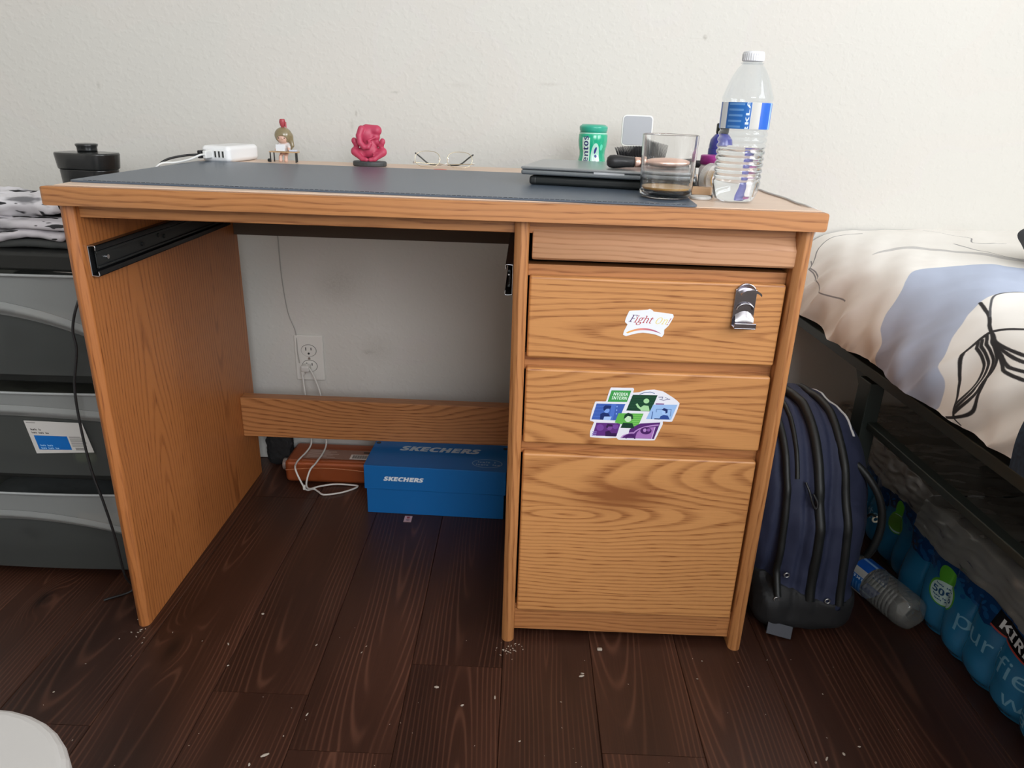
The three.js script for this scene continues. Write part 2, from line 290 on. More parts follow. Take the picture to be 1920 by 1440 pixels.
function drawer(name, x0, x1, y0, y1, ox, oy, m = M.oak) {
  const front = grainUV(span(x0, x1, y0, y1, FZ0 - 0.018, FZ0, 0.004), 'x', ox, oy);
  const d = new THREE.Group(); d.name = numbered('drawer'); desk.add(d);
  obj('drawer_front', front, m, d);
  obj('drawer_box', [span(x0 + 0.02, x1 - 0.02, y0 + 0.012, y1 - 0.03, FZ0 - 0.45, FZ0 - 0.018, 0.001)], M.darkBoard, d);
  return d;
}
{
  const d = new THREE.Group(); d.name = numbered('drawer'); desk.add(d); d.userData.label = 'shallow top drawer with a chamfered front';
  const prof = [[-0.022, 0.660], [-0.003, 0.660], [0.0, 0.663], [0.0, 0.684], [-0.010, 0.7005], [-0.022, 0.7015]];
  const g = extr(prof, 0.362, 0.0025, 2); g.rotateY(-Math.PI / 2); g.scale(1, 1, 1);
  const q = flat(g); q.computeBoundingBox();
  q.rotateY(Math.PI); q.computeBoundingBox(); // profile now faces -z; mirror it back
  const p = q.attributes.position, n = q.attributes.normal;
  for (let i = 0; i < p.count; i++) { p.setZ(i, -p.getZ(i)); n.setZ(i, -n.getZ(i)); }
  for (let i = 0; i < p.count; i += 3) for (const t of [p, n]) { const k = [t.getX(i + 1), t.getY(i + 1), t.getZ(i + 1)]; t.setXYZ(i + 1, t.getX(i + 2), t.getY(i + 2), t.getZ(i + 2)); t.setXYZ(i + 2, ...k); }
  q.computeBoundingBox(); const b = q.boundingBox; q.translate(0.656 - b.min.x, 0, -0.006 - b.max.z);
  obj('drawer_front', grainUV(toCreasedNormals(q, 0.5), 'x', 0.15, 0.12), woodMat(oak(21, [0.53, 0.275, 0.145], [0.36, 0.16, 0.07], 0.3, 0.02)), d);
  obj('drawer_box', span(XA + 0.02, XB - 0.02, 0.664, 0.694, -0.45, -0.03, 0.001), M.darkBoard, d);
}
const drawer2 = drawer('upper', 0.654, 1.0175, 0.5135, 0.636, -0.60, -0.50);
const drawer3 = drawer('middle', 0.654, 1.0175, 0.374, 0.497, 0.12, -0.20);
const drawer4 = drawer('file', 0.6545, 1.0175, 0.0585, 0.3565, -0.45, 0.20, woodMat(oakD));
drawer2.userData.label = 'drawer with a small white sticker and a chrome bracket'; drawer3.userData.label = 'drawer with a many-panelled colourful sticker'; drawer4.userData.label = 'deep bottom file drawer with a worn stain';
// chrome bracket on the upper drawer
{
  const g = []; const w = 0.029;
  const pl = new THREE.Shape(); pl.moveTo(-w / 2, -0.029); pl.lineTo(w / 2, -0.029); pl.lineTo(w / 2, 0.024); pl.absarc(0, 0.018, w / 2, 0.4, Math.PI - 0.4, false); pl.lineTo(-w / 2, 0.024); pl.closePath();
  const hole = new THREE.Path(); hole.absarc(0.001, 0.017, 0.0, 0, 6.28); 
  g.push(new THREE.ExtrudeGeometry(pl, { depth: 0.0025, bevelEnabled: true, bevelSize: 0.0008, bevelThickness: 0.0008, bevelSegments: 2 }));
  g.push(sheet((u, v) => { const a = (u - 0.5) * 1.9, R = 0.0165; return [Math.sin(a) * R + 0.0025, 0.013 + Math.cos(a) * R * 0.85 - v * 0.002, 0.002 + v * 0.019]; }, 18, 6));
  g.push(sheet((u, v) => { const a = (u - 0.5) * 1.9, R = 0.0175; return [Math.sin(a) * R + 0.0025, 0.0135 + Math.cos(a) * R * 0.85 - v * 0.0035, 0.021]; }, 18, 3));
  const arch = []; for (let i = 0; i <= 14; i++) { const a = Math.PI * i / 14; arch.push([Math.cos(a) * 0.0115 + 0.001, -0.004 + Math.sin(a) * 0.009, 0.006]); }
  g.push(tube(arch, 0.0016, 30, 8));
  g.push(sheet((u, v) => [(u - 0.5) * 0.026 + 0.001, -0.012 - 0.01 * v + 0.006 * Math.sin(u * Math.PI) * (1 - v), 0.004 + 0.006 * Math.sin(v * Math.PI / 2)], 12, 6));
  g.push(at(rbox(0.031, 0.0022, 0.017, 0.001), 0.0005, -0.0285, 0.010));
  g.push(at(rbox(0.031, 0.008, 0.002, 0.001), 0.0005, -0.0245, 0.0175));
  const br = obj('metal_bracket', at(mergeGeometries(g.map(flat)), 0.961, 0.6035, FZ0 + 0.0008), metal(0.46, 0.44, 0.47, 0.16), drawer2, 'chrome metal bracket with a curved top lip, screwed to the drawer front');
  const s1 = cyl(0.0042, 0.0042, 0.002, 18); s1.rotateX(Math.PI / 2); 
}
// stickers: cut-out shapes with a printed face
function sticker(name, parent, outline, ox, oy, sx, sy, wx, wy, cx, cy, draw, label) {
  // outline in drawing units; [ox, oy] to [ox + sx, oy + sy] maps to wx by wy metres round (cx, cy)
  const pts = outline.map(([a, b]) => [cx + ((a - ox) / sx - 0.5) * wx, cy - ((b - oy) / sy - 0.5) * wy]);
  const s = new THREE.Shape(); new THREE.CatmullRomCurve3(pts.map((p) => V(p[0], p[1], 0)), true, 'catmullrom', 0.12).getPoints(pts.length * 5).forEach((p, i) => (i ? s.lineTo(p.x, p.y) : s.moveTo(p.x, p.y)));
  const g = boxUVfit(new THREE.ExtrudeGeometry(s, { depth: 0.0004, bevelEnabled: false }), cx - wx / 2, cy - wy / 2, cx + wx / 2, cy + wy / 2);
  const m = new THREE.MeshPhysicalMaterial({ map: canvasTex(1024, Math.round(1024 * sy / sx), (c, w, h) => { c.scale(w / sx, h / sy); c.translate(-ox, -oy); draw(c); }), roughness: 0.35 });
  return obj(name, at(g, 0, 0, FZ0 + 0.0001), m, parent, label);
}
sticker('sticker', drawer2, [[210, 522], [320, 512], [425, 500], [455, 488], [490, 505], [505, 520], [620, 530], [738, 543], [752, 575], [725, 640], [700, 690], [655, 740], [658, 790], [635, 832], [560, 805], [480, 792], [400, 786], [330, 795], [260, 815], [195, 836], [158, 820], [165, 775], [200, 690], [168, 660], [172, 620]], 150, 480, 610, 362, 0.0722, 0.0437, 0.8283, 0.5735, (c) => {
  c.fillStyle = '#eef0f5'; c.fillRect(100, 400, 800, 500);
  const skew = (t, x, y, size, col) => { c.save(); c.translate(x, y); c.transform(1, 0.03, -0.25, 1, 0, 0); c.font = `italic ${size}px serif`; c.fillStyle = col; c.fillText(t, 0, 0); c.restore(); };
  skew('F', 205, 655, 125, '#5b3a6a'); skew('ight', 268, 660, 118, '#b3303c'); skew('On', 520, 668, 112, '#ead98a'); skew('!', 660, 680, 120, '#c9837a');
  const gr = c.createLinearGradient(190, 0, 620, 0); gr.addColorStop(0, '#f3bb4c'); gr.addColorStop(0.45, '#e58a84'); gr.addColorStop(1, '#a04a78');
  c.fillStyle = gr; c.beginPath(); c.moveTo(190, 790); c.quadraticCurveTo(330, 715, 450, 730); c.quadraticCurveTo(560, 745, 622, 792); c.quadraticCurveTo(520, 752, 420, 752); c.quadraticCurveTo(300, 755, 215, 800); c.fill();
}, 'white cut-out sticker reading Fight On! in red and yellow script');
sticker('sticker', drawer3, [[525, 222], [700, 218], [890, 213], [912, 235], [900, 290], [1000, 280], [1110, 242], [1250, 228], [1400, 255], [1560, 340], [1640, 392], [1692, 440], [1660, 580], [1605, 745], [1530, 752], [1450, 752], [1452, 800], [1400, 940], [1345, 1078], [1100, 1088], [740, 1094], [690, 1062], [510, 1076], [245, 1064], [238, 960], [290, 805], [218, 780], [240, 620], [285, 462], [400, 455], [462, 450], [490, 330]], 205, 205, 1495, 895, 0.1345, 0.0877, 0.8207, 0.4290, (c) => {
  const poly = (col, ...p) => { c.fillStyle = col; c.beginPath(); p.forEach((q, i) => (i ? c.lineTo(...q) : c.moveTo(...q))); c.closePath(); c.fill(); };
  const ell = (col, x, y, a, b, r = 0) => { c.fillStyle = col; c.beginPath(); c.ellipse(x, y, a, b, r, 0, 7); c.fill(); };
  const line = (col, w, ...p) => { c.strokeStyle = col; c.lineWidth = w; c.beginPath(); p.forEach((q, i) => (i ? c.lineTo(...q) : c.moveTo(...q))); c.stroke(); };
  c.fillStyle = '#e9e8f0'; c.fillRect(100, 100, 1800, 1200);
  poly('#3f9a4c', [540, 265], [868, 258], [812, 448], [490, 455]);
  c.save(); c.transform(1, 0, -0.12, 1, 0, 0); c.fillStyle = '#e6f5e6'; c.font = 'bold 70px sans-serif'; c.fillText('NVIDIA', 612, 346); c.fillText('INTERN', 600, 412); c.restore();
  poly('#123f2a', [900, 325], [1310, 318], [1225, 590], [815, 590]); for (let i = 0; i < 5; i++) line('#1f5a3c', 6, [880 - i * 12, 360 + i * 45], [1290 - i * 14, 352 + i * 45]);
  ell('#a9d8a0', 1135, 420, 48, 40); poly('#a9d8a0', [1055, 585], [1060, 520], [1100, 492], [1180, 500], [1208, 585]); line('#a9d8a0', 34, [1070, 560], [1010, 520], [975, 470]);
  line('#35508a', 10, [1010, 315], [1080, 285], [1180, 270], [1260, 290]);
  line('#4a4a7a', 9, [1330, 350], [1400, 345], [1390, 385]); line('#4a4a7a', 9, [1350, 380], [1420, 400], [1475, 378], [1525, 375]); line('#4a4a7a', 7, [1440, 350], [1490, 368]);
  c.fillStyle = '#8a5a90'; c.fillRect(1295, 450, 140, 62);
  poly('#3d5fb2', [310, 492], [790, 485], [700, 762], [242, 762]); poly('#4f74c8', [560, 490], [640, 489], [600, 762], [540, 762]); for (let i = 0; i < 4; i++) line('#5b7fd0', 5, [300 - i * 14, 540 + i * 55], [440 - i * 14, 538 + i * 55]);
  ell('#8fb0ea', 655, 530, 10, 14); ell('#8fb0ea', 655, 590, 10, 14); ell('#8fb0ea', 655, 650, 10, 14);
  poly('#142a66', [385, 760], [385, 665], [430, 640], [520, 650], [552, 700], [540, 762]); ell('#7ea3e6', 487, 600, 48, 42); poly('#142a66', [432, 600], [428, 545], [460, 515], [560, 522], [545, 568], [480, 575], [450, 610]); poly('#a8c4f2', [440, 762], [455, 705], [580, 700], [560, 762]);
  poly('#9bbdea', [1255, 475], [1660, 462], [1582, 718], [1160, 722]); line('#3b5a9c', 14, [1258, 590], [1252, 718]); line('#3b5a9c', 8, [1318, 550], [1565, 545], [1560, 660]); line('#3b5a9c', 8, [1318, 550], [1320, 600]);
  ell('#a9c8f4', 1462, 595, 44, 50); poly('#142a66', [1408, 560], [1440, 525], [1505, 545], [1508, 600], [1480, 620], [1470, 575]); poly('#2c4a94', [1380, 720], [1400, 665], [1450, 640], [1520, 650], [1560, 715]); line('#142a66', 18, [1300, 712], [1390, 712]);
  poly('#5f2c7c', [330, 815], [740, 808], [690, 1032], [280, 1038]); ell('#76459a', 400, 895, 62, 56); ell('#76459a', 660, 870, 50, 40); poly('#321248', [500, 1040], [495, 960], [560, 940], [600, 985], [690, 980], [680, 1040]); ell('#7c4c98', 560, 885, 46, 50); poly('#321248', [498, 880], [520, 825], [600, 835], [615, 870], [540, 872], [520, 905]);
  for (let i = 0; i < 3; i++) { c.fillStyle = '#8f7cc0'; c.fillRect(275 - i * 3, 965 + i * 28, 75, 16); }
  poly('#62b24e', [690, 640], [1110, 632], [1030, 880], [640, 800]); for (let i = 0; i < 6; i++) line('#8ccf6a', 7, [930, 670 + i * 34], [1095 - i * 12, 668 + i * 34]);
  poly('#54236e', [930, 880], [1075, 800], [1410, 770], [1330, 1055], [760, 1060]); 
  c.strokeStyle = '#b88cc8'; c.lineWidth = 22; c.beginPath(); c.moveTo(770, 1060); c.quadraticCurveTo(840, 960, 980, 965); c.quadraticCurveTo(1060, 850, 1385, 815); c.stroke();
  poly('#a874b8', [1010, 1055], [1030, 960], [1100, 880], [1330, 850], [1290, 1055]); ell('#46185e', 1180, 920, 95, 62); ell('#b488c4', 1160, 912, 28, 30); ell('#8a58a0', 1225, 905, 30, 26); c.strokeStyle = '#46185e'; c.lineWidth = 26; c.beginPath(); c.arc(930, 1090, 82, Math.PI * 1.1, Math.PI * 1.9); c.stroke(); line('#d0b8dc', 14, [1330, 850], [1290, 1055]);
  poly('#0e3a26', [745, 885], [780, 800], [940, 800], [980, 885]); ell('#c9e6c0', 860, 715, 62, 68); poly('#0e3a26', [785, 740], [795, 665], [850, 625], [930, 655], [945, 725], [915, 740], [905, 690], [850, 680], [815, 715]); poly('#e9e8f0', [720, 888], [905, 888], [890, 980], [700, 1040]);
}, 'white-edged cut-out sticker of slanted blue, green and purple panels with drawn people');
// drawer slides left bare on both sides of the knee hole
function slide(side) {
  const g = [], L = 0.49, Hh = 0.0225, x = side > 0 ? PT : XM, s = side;
  const bar = (a, b, y0, y1, z0, z1) => g.push(span(Math.min(x + s * a, x + s * b), Math.max(x + s * a, x + s * b), y0, y1, z0, z1, 0.0006));
  const yc = side > 0 ? 0.6325 : 0.627;
  bar(0, 0.0015, yc - Hh, yc + Hh, -L - 0.02, -0.02);
  bar(0, 0.0115, yc + Hh - 0.0018, yc + Hh, -L - 0.02, -0.02); bar(0, 0.0115, yc - Hh, yc - Hh + 0.0018, -L - 0.02, -0.02);
  bar(0.0100, 0.0115, yc + Hh - 0.008, yc + Hh, -L - 0.02, -0.02); bar(0.0100, 0.0115, yc - Hh, yc - Hh + 0.008, -L - 0.02, -0.02);
  const o = obj('drawer_slide', g, mat(0.03, 0.032, 0.034, 0.3, { metalness: 0.7 }), desk, side > 0 ? 'black steel drawer slide on the left side panel' : 'black steel drawer slide on the divider panel');
  const inner = []; const ib = (a, b, y0, y1, z0, z1) => inner.push(span(Math.min(x + s * a, x + s * b), Math.max(x + s * a, x + s * b), y0, y1, z0, z1, 0.0006));
  ib(0.004, 0.0055, yc - 0.012, yc + 0.012, -L, -0.028); ib(0.0045, 0.008, yc + 0.009, yc + 0.0125, -L, -0.028); ib(0.0045, 0.008, yc - 0.0125, yc - 0.009, -L, -0.028);
  obj('inner_rail', inner, mat(0.045, 0.05, 0.05, 0.35, { metalness: 0.6 }), o);
  for (const z of [-0.055, -0.16, -0.215, -0.235]) { const c = cyl(0.0035, 0.0035, 0.003, 14); c.rotateZ(Math.PI / 2); obj('screw', at(c, x + s * 0.0065, yc + (z === -0.215 ? 0.005 : 0), z), z === -0.055 ? chrome : black, o); }
  const tip = tube([[x + s * 0.001, yc - Hh + 0.001, -0.019], [x + s * 0.011, yc - Hh + 0.001, -0.019], [x + s * 0.011, yc - Hh + 0.007, -0.019]], 0.0008, 12, 6), tip2 = tube([[x + s * 0.001, yc + Hh - 0.001, -0.019], [x + s * 0.011, yc + Hh - 0.001, -0.019], [x + s * 0.011, yc + Hh - 0.007, -0.019]], 0.0008, 12, 6), tip3 = tube([[x + s * 0.001, yc + Hh - 0.001, -0.019], [x + s * 0.001, yc - Hh + 0.001, -0.019]], 0.0008, 12, 6);
  obj('bright_end', [tip, tip2, tip3], metal(0.6, 0.62, 0.65, 0.3), o);
}
slide(1); slide(-1);
shade(desk);

// ---------------------------------------------------------------- things on the desk
const MT = TOP + 0.0026;                                                   // top of the desk mat
{
  const FL = [-0.003, -0.040], FR = [0.876, 0.004], BR = [0.895, -0.392], BL = [0.016, -0.440];
  const s = new THREE.Shape(), c = [FL, FR, BR, BL], r = 0.014;
  c.forEach((p, i) => { const a = c[(i + 3) % 4], b = c[(i + 1) % 4], u = V(a[0] - p[0], a[1] - p[1], 0).normalize().multiplyScalar(r), w = V(b[0] - p[0], b[1] - p[1], 0).normalize().multiplyScalar(r); if (!i) s.moveTo(p[0] + u.x, -(p[1] + u.y)); else s.lineTo(p[0] + u.x, -(p[1] + u.y)); s.quadraticCurveTo(p[0], -p[1], p[0] + w.x, -(p[1] + w.y)); });
  const g = new THREE.ExtrudeGeometry(s, { depth: 0.0016, bevelEnabled: true, bevelSize: 0.0006, bevelThickness: 0.0005, bevelSegments: 2 }); g.rotateX(-Math.PI / 2); g.translate(0, TOP + 0.0005, 0);
  const t = thing('desk_mat', 'large slate-grey desk mat covering most of the desk top', 'desk mat');
  obj('mat_surface', g, mat(0.080, 0.104, 0.138, 0.36), t);
  const st = []; const n = 120; for (let i = 1; i < n; i++) { const a = i / n, b = (i + 0.8) / n; const P = (q) => [mix(FL[0] + 0.014, FR[0] - 0.014, q), mix(FL[1], FR[1], q) - 0.003]; const p = P(a), q = P(b); const e = rbox(Math.hypot(q[0] - p[0], q[1] - p[1]), 0.0005, 0.0006, 0.0002, 1); e.rotateY(-Math.atan2(q[1] - p[1], q[0] - p[0])); st.push(at(e, (p[0] + q[0]) / 2, MT + 0.0002, (p[1] + q[1]) / 2)); }
  obj('edge_stitching', st, mat(0.012, 0.013, 0.02, 0.7), t).userData.kind = 'stuff';
}
// white charger with five sockets; USB face towards the left front
{
  const t = thing('usb_charger', 'white rounded multi-port charging block at the left back of the desk', 'charger', [0.0565, TOP, -0.489], 0);
  t.rotation.y = -0.179;
  obj('case', at(rbox(0.060, 0.0305, 0.110, 0.0085, 4), 0, 0.0155, 0), mat(0.86, 0.86, 0.86, 0.3), t);
  const z = 0.0552, xs = [-0.0195, -0.0085, 0.0015, 0.0095, 0.0175];
  xs.forEach((x) => { const p = obj('usb_port', at(rbox(0.0062, 0.0135, 0.0016, 0.0005), x, 0.0152, z), mat(0.7, 0.7, 0.68, 0.4), t); obj('slot', at(rbox(0.0032, 0.0112, 0.0010, 0.0002, 1), x, 0.0152, z + 0.0006), black, p); });
  const w = (lx, ly, lz) => { t.updateMatrixWorld(); const v = V(lx, ly, lz).applyMatrix4(t.matrixWorld); return [v.x, v.y, v.z]; };
  const plugged = (name, label, x, m, pts, r) => {
    const c = thing(name, label, 'cable'); const b = rbox(0.0075, 0.0145, 0.021, 0.002, 2); b.translate(x, 0.0152, z + 0.0110); t.updateMatrixWorld(); b.applyMatrix4(t.matrixWorld);
    obj('plug', b, m, c); obj('cord', tube([w(x, 0.0152, z + 0.019), w(x, 0.0152, z + 0.034), ...pts], r, 160), m, c); return c;
  };
  plugged('charging_cable', 'black cable plugged into the charger, hanging past the drawer cart to the floor', xs[0], mat(0.015, 0.015, 0.016, 0.5),
    [[0.004, 0.7535, -0.40], [-0.022, 0.744, -0.365], [-0.040, 0.715, -0.345], [-0.042, 0.66, -0.31], [-0.034, 0.63, -0.2], [-0.045, 0.56, -0.085], [-0.063, 0.508, -0.080], [-0.063, 0.477, -0.080], [-0.077, 0.412, -0.078], [-0.079, 0.345, -0.076], [-0.072, 0.255, -0.072], [-0.062, 0.203, -0.070], [-0.054, 0.138, -0.07], [-0.05, 0.05, -0.072], [-0.052, 0.006, -0.09], [-0.09, 0.004, -0.06]], 0.0021);
  plugged('charging_cable', 'white cable plugged into the charger, running off the left edge of the desk', xs[1], mat(0.75, 0.75, 0.73, 0.4),
    [[0.020, 0.7485, -0.385], [0.012, 0.7455, -0.34], [-0.004, 0.744, -0.318], [-0.018, 0.728, -0.315], [-0.020, 0.68, -0.33], [-0.018, 0.6, -0.37]], 0.0019);
}
// figurine: child with bobbed golden hair and a red topknot, at a toy desk
{
  const t = thing('toy_figurine', 'tiny golden-haired figurine with a red topknot, sitting at a toy desk', 'figurine', [0.160, TOP, -0.503]);
  const wood = mat(0.52, 0.33, 0.17, 0.5), gold = mat(0.24, 0.19, 0.10, 0.22, { clearcoat: 0.8, clearcoatRoughness: 0.15 }), skin = mat(0.72, 0.46, 0.36, 0.4), red = mat(0.42, 0.06, 0.075, 0.4);
  obj('toy_desk_top', at(rbox(0.056, 0.0018, 0.020, 0.0006), 0.001, 0.0195, 0.006), wood, t);
  for (const [x, z] of [[-0.025, 0.014], [-0.0225, -0.001], [0.0255, 0.014], [0.0235, -0.001]]) obj('leg', at(rbox(0.0022, 0.0185, 0.0022, 0.0005, 1), x, 0.0093, z), black, t);
  const wl = cyl(0.0033, 0.0033, 0.003, 16); wl.rotateX(Math.PI / 2); obj('wheel', at(wl, -0.0285, 0.0034, 0.012), black, t);
  const lap = new THREE.Group(); lap.name = numbered('toy_laptop'); t.add(lap);
  const scr = rbox(0.018, 0.0125, 0.0012, 0.0005); scr.rotateX(-0.15); obj('laptop_lid', at(scr, -0.006, 0.0272, 0.009), mat(0.75, 0.77, 0.8, 0.35), lap); obj('laptop_base', at(rbox(0.018, 0.001, 0.010, 0.0004), -0.006, 0.0211, 0.003), white, lap);
  obj('paper_stack', [at(rbox(0.014, 0.003, 0.010, 0.0006), 0.018, 0.0222, 0.004)], mat(0.6, 0.66, 0.8, 0.5), t);
  const body = sdf((x, y, z) => {
    let d = sEll(x, y, z, [-0.003, 0.026, -0.008], [0.0095, 0.0135, 0.008]);
    d = smin(d, sEll(x, y, z, [-0.003, 0.047, -0.006], [0.0135, 0.0135, 0.0125]), 0.003);
    for (const s of [-1, 1]) { d = smin(d, sCap(x, y, z, [-0.003 + s * 0.008, 0.033, -0.006], [-0.003 + s * 0.013, 0.023, 0.004], 0.0028, 0.0024), 0.002); d = smin(d, sCap(x, y, z, [-0.003 + s * 0.005, 0.016, -0.006], [-0.003 + s * 0.0055, 0.010, 0.003], 0.0036, 0.003), 0.002); d = smin(d, sCap(x, y, z, [-0.003 + s * 0.0055, 0.010, 0.003], [-0.003 + s * 0.0055, 0.003, 0.004], 0.003, 0.0036), 0.002); }
    return smin(d, sEll(x, y, z, [-0.001, 0.0445, 0.0065], [0.0015, 0.0012, 0.0015]), 0.0015);
  }, [-0.024, -0.002, -0.024], [0.020, 0.066, 0.016], 56);
  obj('body', body, skin, t);
  obj('shirt', sdf((x, y, z) => smin(sEll(x, y, z, [-0.003, 0.0285, -0.008], [0.0108, 0.0125, 0.0092]), Math.min(sCap(x, y, z, [0.004, 0.034, -0.006], [0.0085, 0.028, -0.001], 0.0036), sCap(x, y, z, [-0.010, 0.034, -0.006], [-0.0145, 0.028, -0.001], 0.0036)), 0.002), [-0.022, 0.012, -0.022], [0.016, 0.046, 0.008], 36), mat(0.66, 0.60, 0.58, 0.6), t);
  const hair = sdf((x, y, z) => {
    let d = sEll(x, y, z, [-0.003, 0.050, -0.0075], [0.0172, 0.0158, 0.0155]);
    d = smin(d, sCap(x, y, z, [0.010, 0.048, -0.010], [0.0135, 0.031, -0.008], 0.0055, 0.0035), 0.004);
    d = smin(d, sCap(x, y, z, [0.0135, 0.031, -0.008], [0.0115, 0.024, -0.006], 0.0032, 0.0012), 0.002);
    const face = sEll(x, y, z, [-0.003, 0.0425, 0.010], [0.0115, 0.0075, 0.012]);
    return Math.max(d, -face);
  }, [-0.026, 0.016, -0.03], [0.022, 0.07, 0.014], 52);
  obj('hair', hair, gold, t);
  for (const s of [-1, 1]) obj('eye', at(new THREE.SphereGeometry(0.0012, 10, 8), -0.003 + s * 0.0055, 0.0455, 0.0052), black, t);
  obj('topknot', [at(lathe([[0, 0], [0.0022, 0.0005], [0.0045, 0.005], [0.0062, 0.011], [0.0052, 0.016], [0.0042, 0.0175], [0, 0.0172]], 18), -0.0025, 0.0635, -0.006), sheet((u, v) => [0.0015 + 0.0045 * u, 0.079 - 0.011 * v - 0.004 * u, -0.004 + 0.002 * Math.sin(u * 3)], 4, 4)], red, t);
}
// rose-red elephant-headed statuette
{
  const t = thing('elephant_statuette', 'rose-red seated elephant-headed statuette on a round dark base', 'statuette', [0.3365, TOP, -0.470]);
  const hb = extr(Array.from({ length: 32 }, (_, i) => [Math.cos(i / 32 * 6.2832) * 0.033, Math.sin(i / 32 * 6.2832) * 0.021]), 0.004, 0.003, 3); hb.rotateX(-Math.PI / 2);
  obj('base', at(hb, 0, 0.003, 0), mat(0.045, 0.05, 0.052, 0.45), t);
  const f = (x, y, z) => {
    let d = sEll(x, y, z, [0, 0.024, -0.002], [0.018, 0.017, 0.0145]);                          // belly
    d = smin(d, sEll(x, y, z, [-0.002, 0.042, -0.003], [0.0165, 0.014, 0.012]), 0.006);         // chest
    d = smin(d, sEll(x, y, z, [-0.006, 0.053, 0], [0.0165, 0.0155, 0.0125]), 0.005);            // head
    d = smin(d, sCap(x, y, z, [-0.004, 0.0625, -0.001], [0.0150, 0.0600, -0.001], 0.0085, 0.0100), 0.003);   // swept crown
    d = smin(d, sEll(x, y, z, [0.013, 0.048, 0.0], [0.0085, 0.008, 0.008]), 0.003);          // ear
    const tr = [[-0.012, 0.062, 0.009], [-0.016, 0.050, 0.013], [-0.0145, 0.038, 0.0155], [-0.007, 0.030, 0.0165], [0.001, 0.030, 0.0165], [0.005, 0.036, 0.015], [0.002, 0.041, 0.013]];
    for (let i = 0; i < 6; i++) d = smin(d, sCap(x, y, z, tr[i], tr[i + 1], 0.0068 - i * 0.0006, 0.0062 - i * 0.0006), 0.0012);                // trunk
    for (const s of [-1, 1]) {
      d = smin(d, sCap(x, y, z, [s * 0.013, 0.040, 0], [s * 0.0245, 0.033, 0.004], 0.0055, 0.0045), 0.003);
      d = smin(d, sCap(x, y, z, [s * 0.0235, 0.033, 0.004], [s * 0.0265, 0.0375, 0.006], 0.0055, 0.0045), 0.002);   // raised hand
      d = smin(d, sEll(x, y, z, [s * 0.0275, 0.0405, 0.007], [0.0052, 0.0060, 0.0035]), 0.0015);
      d = smin(d, sCap(x, y, z, [s * 0.012, 0.016, 0.002], [s * 0.027, 0.022, 0.004], 0.0085, 0.0075), 0.003);     // thigh
      d = smin(d, sCap(x, y, z, [s * 0.027, 0.020, 0.006], [s * 0.012, 0.008, 0.013], 0.0075, 0.0045), 0.002);     // shin
      d = smin(d, sCap(x, y, z, [s * 0.012, 0.008, 0.013], [s * 0.004, 0.0065, 0.015], 0.0045, 0.004), 0.002);
    }
    d = smin(d, sCap(x, y, z, [0.004, 0.043, 0.011], [0.013, 0.047, 0.009], 0.0022), 0.002);
    for (let i = 0; i < 3; i++) d = smin(d, sCap(x, y, z, [0.010, 0.018 - i * 0.0035, 0.0125], [0.024, 0.021 - i * 0.004, 0.0105], 0.0016), 0.001);
    return d;
  };
  obj('figure', at(sdf(f, [-0.038, -0.002, -0.022], [0.038, 0.074, 0.026], 84), 0, 0.0065, 0), mat(0.50, 0.048, 0.105, 0.45), t);
}
// rimless eyeglasses lying upside down
{
  const t = thing('eyeglasses', 'thin gold wire eyeglasses lying folded near the back of the desk', 'eyeglasses', [0.481, TOP + 0.0008, -0.475]);
  const gold = metal(0.75, 0.66, 0.48, 0.25), dark = mat(0.05, 0.055, 0.05, 0.35);
  for (const s of [-1, 1]) {
    const ring = []; for (let i = 0; i < 28; i++) { const a = i / 28 * Math.PI * 2; ring.push([s * 0.0315 + Math.cos(a) * 0.0245, 0.0165 + Math.sin(a) * 0.0165 * (1 + 0.12 * Math.cos(a * 2)), 0.004 - (Math.sin(a)) * 0.006]); }
    obj('rim', tube(ring, 0.00055, 80, 6, true), gold, t);
    const sh = new THREE.Shape(ring.map((p) => new THREE.Vector2(p[0], p[1]))); const lg = new THREE.ShapeGeometry(sh), lp = lg.attributes.position; for (let i = 0; i < lp.count; i++) lp.setZ(i, 0.004 - (lp.getY(i) - 0.0165) / 0.0165 * 0.006);
    obj('lens', lg, mat(1, 1, 1, 0.02, { transmission: 1, thickness: 0, ior: 1.3 }), t);
    obj('hinge', [at(rbox(0.004, 0.0045, 0.004, 0.0008), s * 0.0585, 0.0095, 0.001), tube([[s * 0.055, 0.0105, 0.003], [s * 0.058, 0.010, 0.003]], 0.0008, 8, 6)], metal(0.8, 0.78, 0.74, 0.25), t);
    obj('temple', [tube([[s * 0.058, 0.009, -0.001], [s * 0.02, 0.0065, -0.010], [-s * 0.018, 0.005, -0.011]], 0.0008, 30, 6)], gold, t);
    obj('temple_tip', [tube([[-s * 0.006, 0.0052, -0.011], [-s * 0.026, 0.0055, -0.0105], [-s * 0.034, 0.0085, -0.010], [-s * 0.046, 0.018, -0.009], [-s * 0.0575, 0.0265, -0.009]], 0.0014, 40, 8)], dark, t);
    obj('nose_pad', [at(new THREE.SphereGeometry(0.0022, 10, 8).scale(0.7, 1.3, 0.5), s * 0.0085, 0.0175, 0.002), tube([[s * 0.0085, 0.0165, 0.002], [s * 0.009, 0.012, 0.003]], 0.0004, 6, 5)], metal(0.8, 0.8, 0.8, 0.3), t);
  }
  obj('bridge', [tube([[-0.009, 0.0095, 0.004], [0, 0.0075, 0.006], [0.009, 0.0095, 0.004]], 0.0009, 16, 6), at(rbox(0.022, 0.0016, 0.0012, 0.0005), 0, 0.0065, 0.004)], metal(0.82, 0.8, 0.74, 0.25), t);
}
{ const g = cyl(0.0125, 0.0125, 0.0008, 30); tag(obj('round_sticker', at(g, 0.478, TOP + 0.0005, -0.4395), mat(0.75, 0.17, 0.10, 0.5)), 'small round coral sticker on the desk top below the eyeglasses', 'sticker'); }
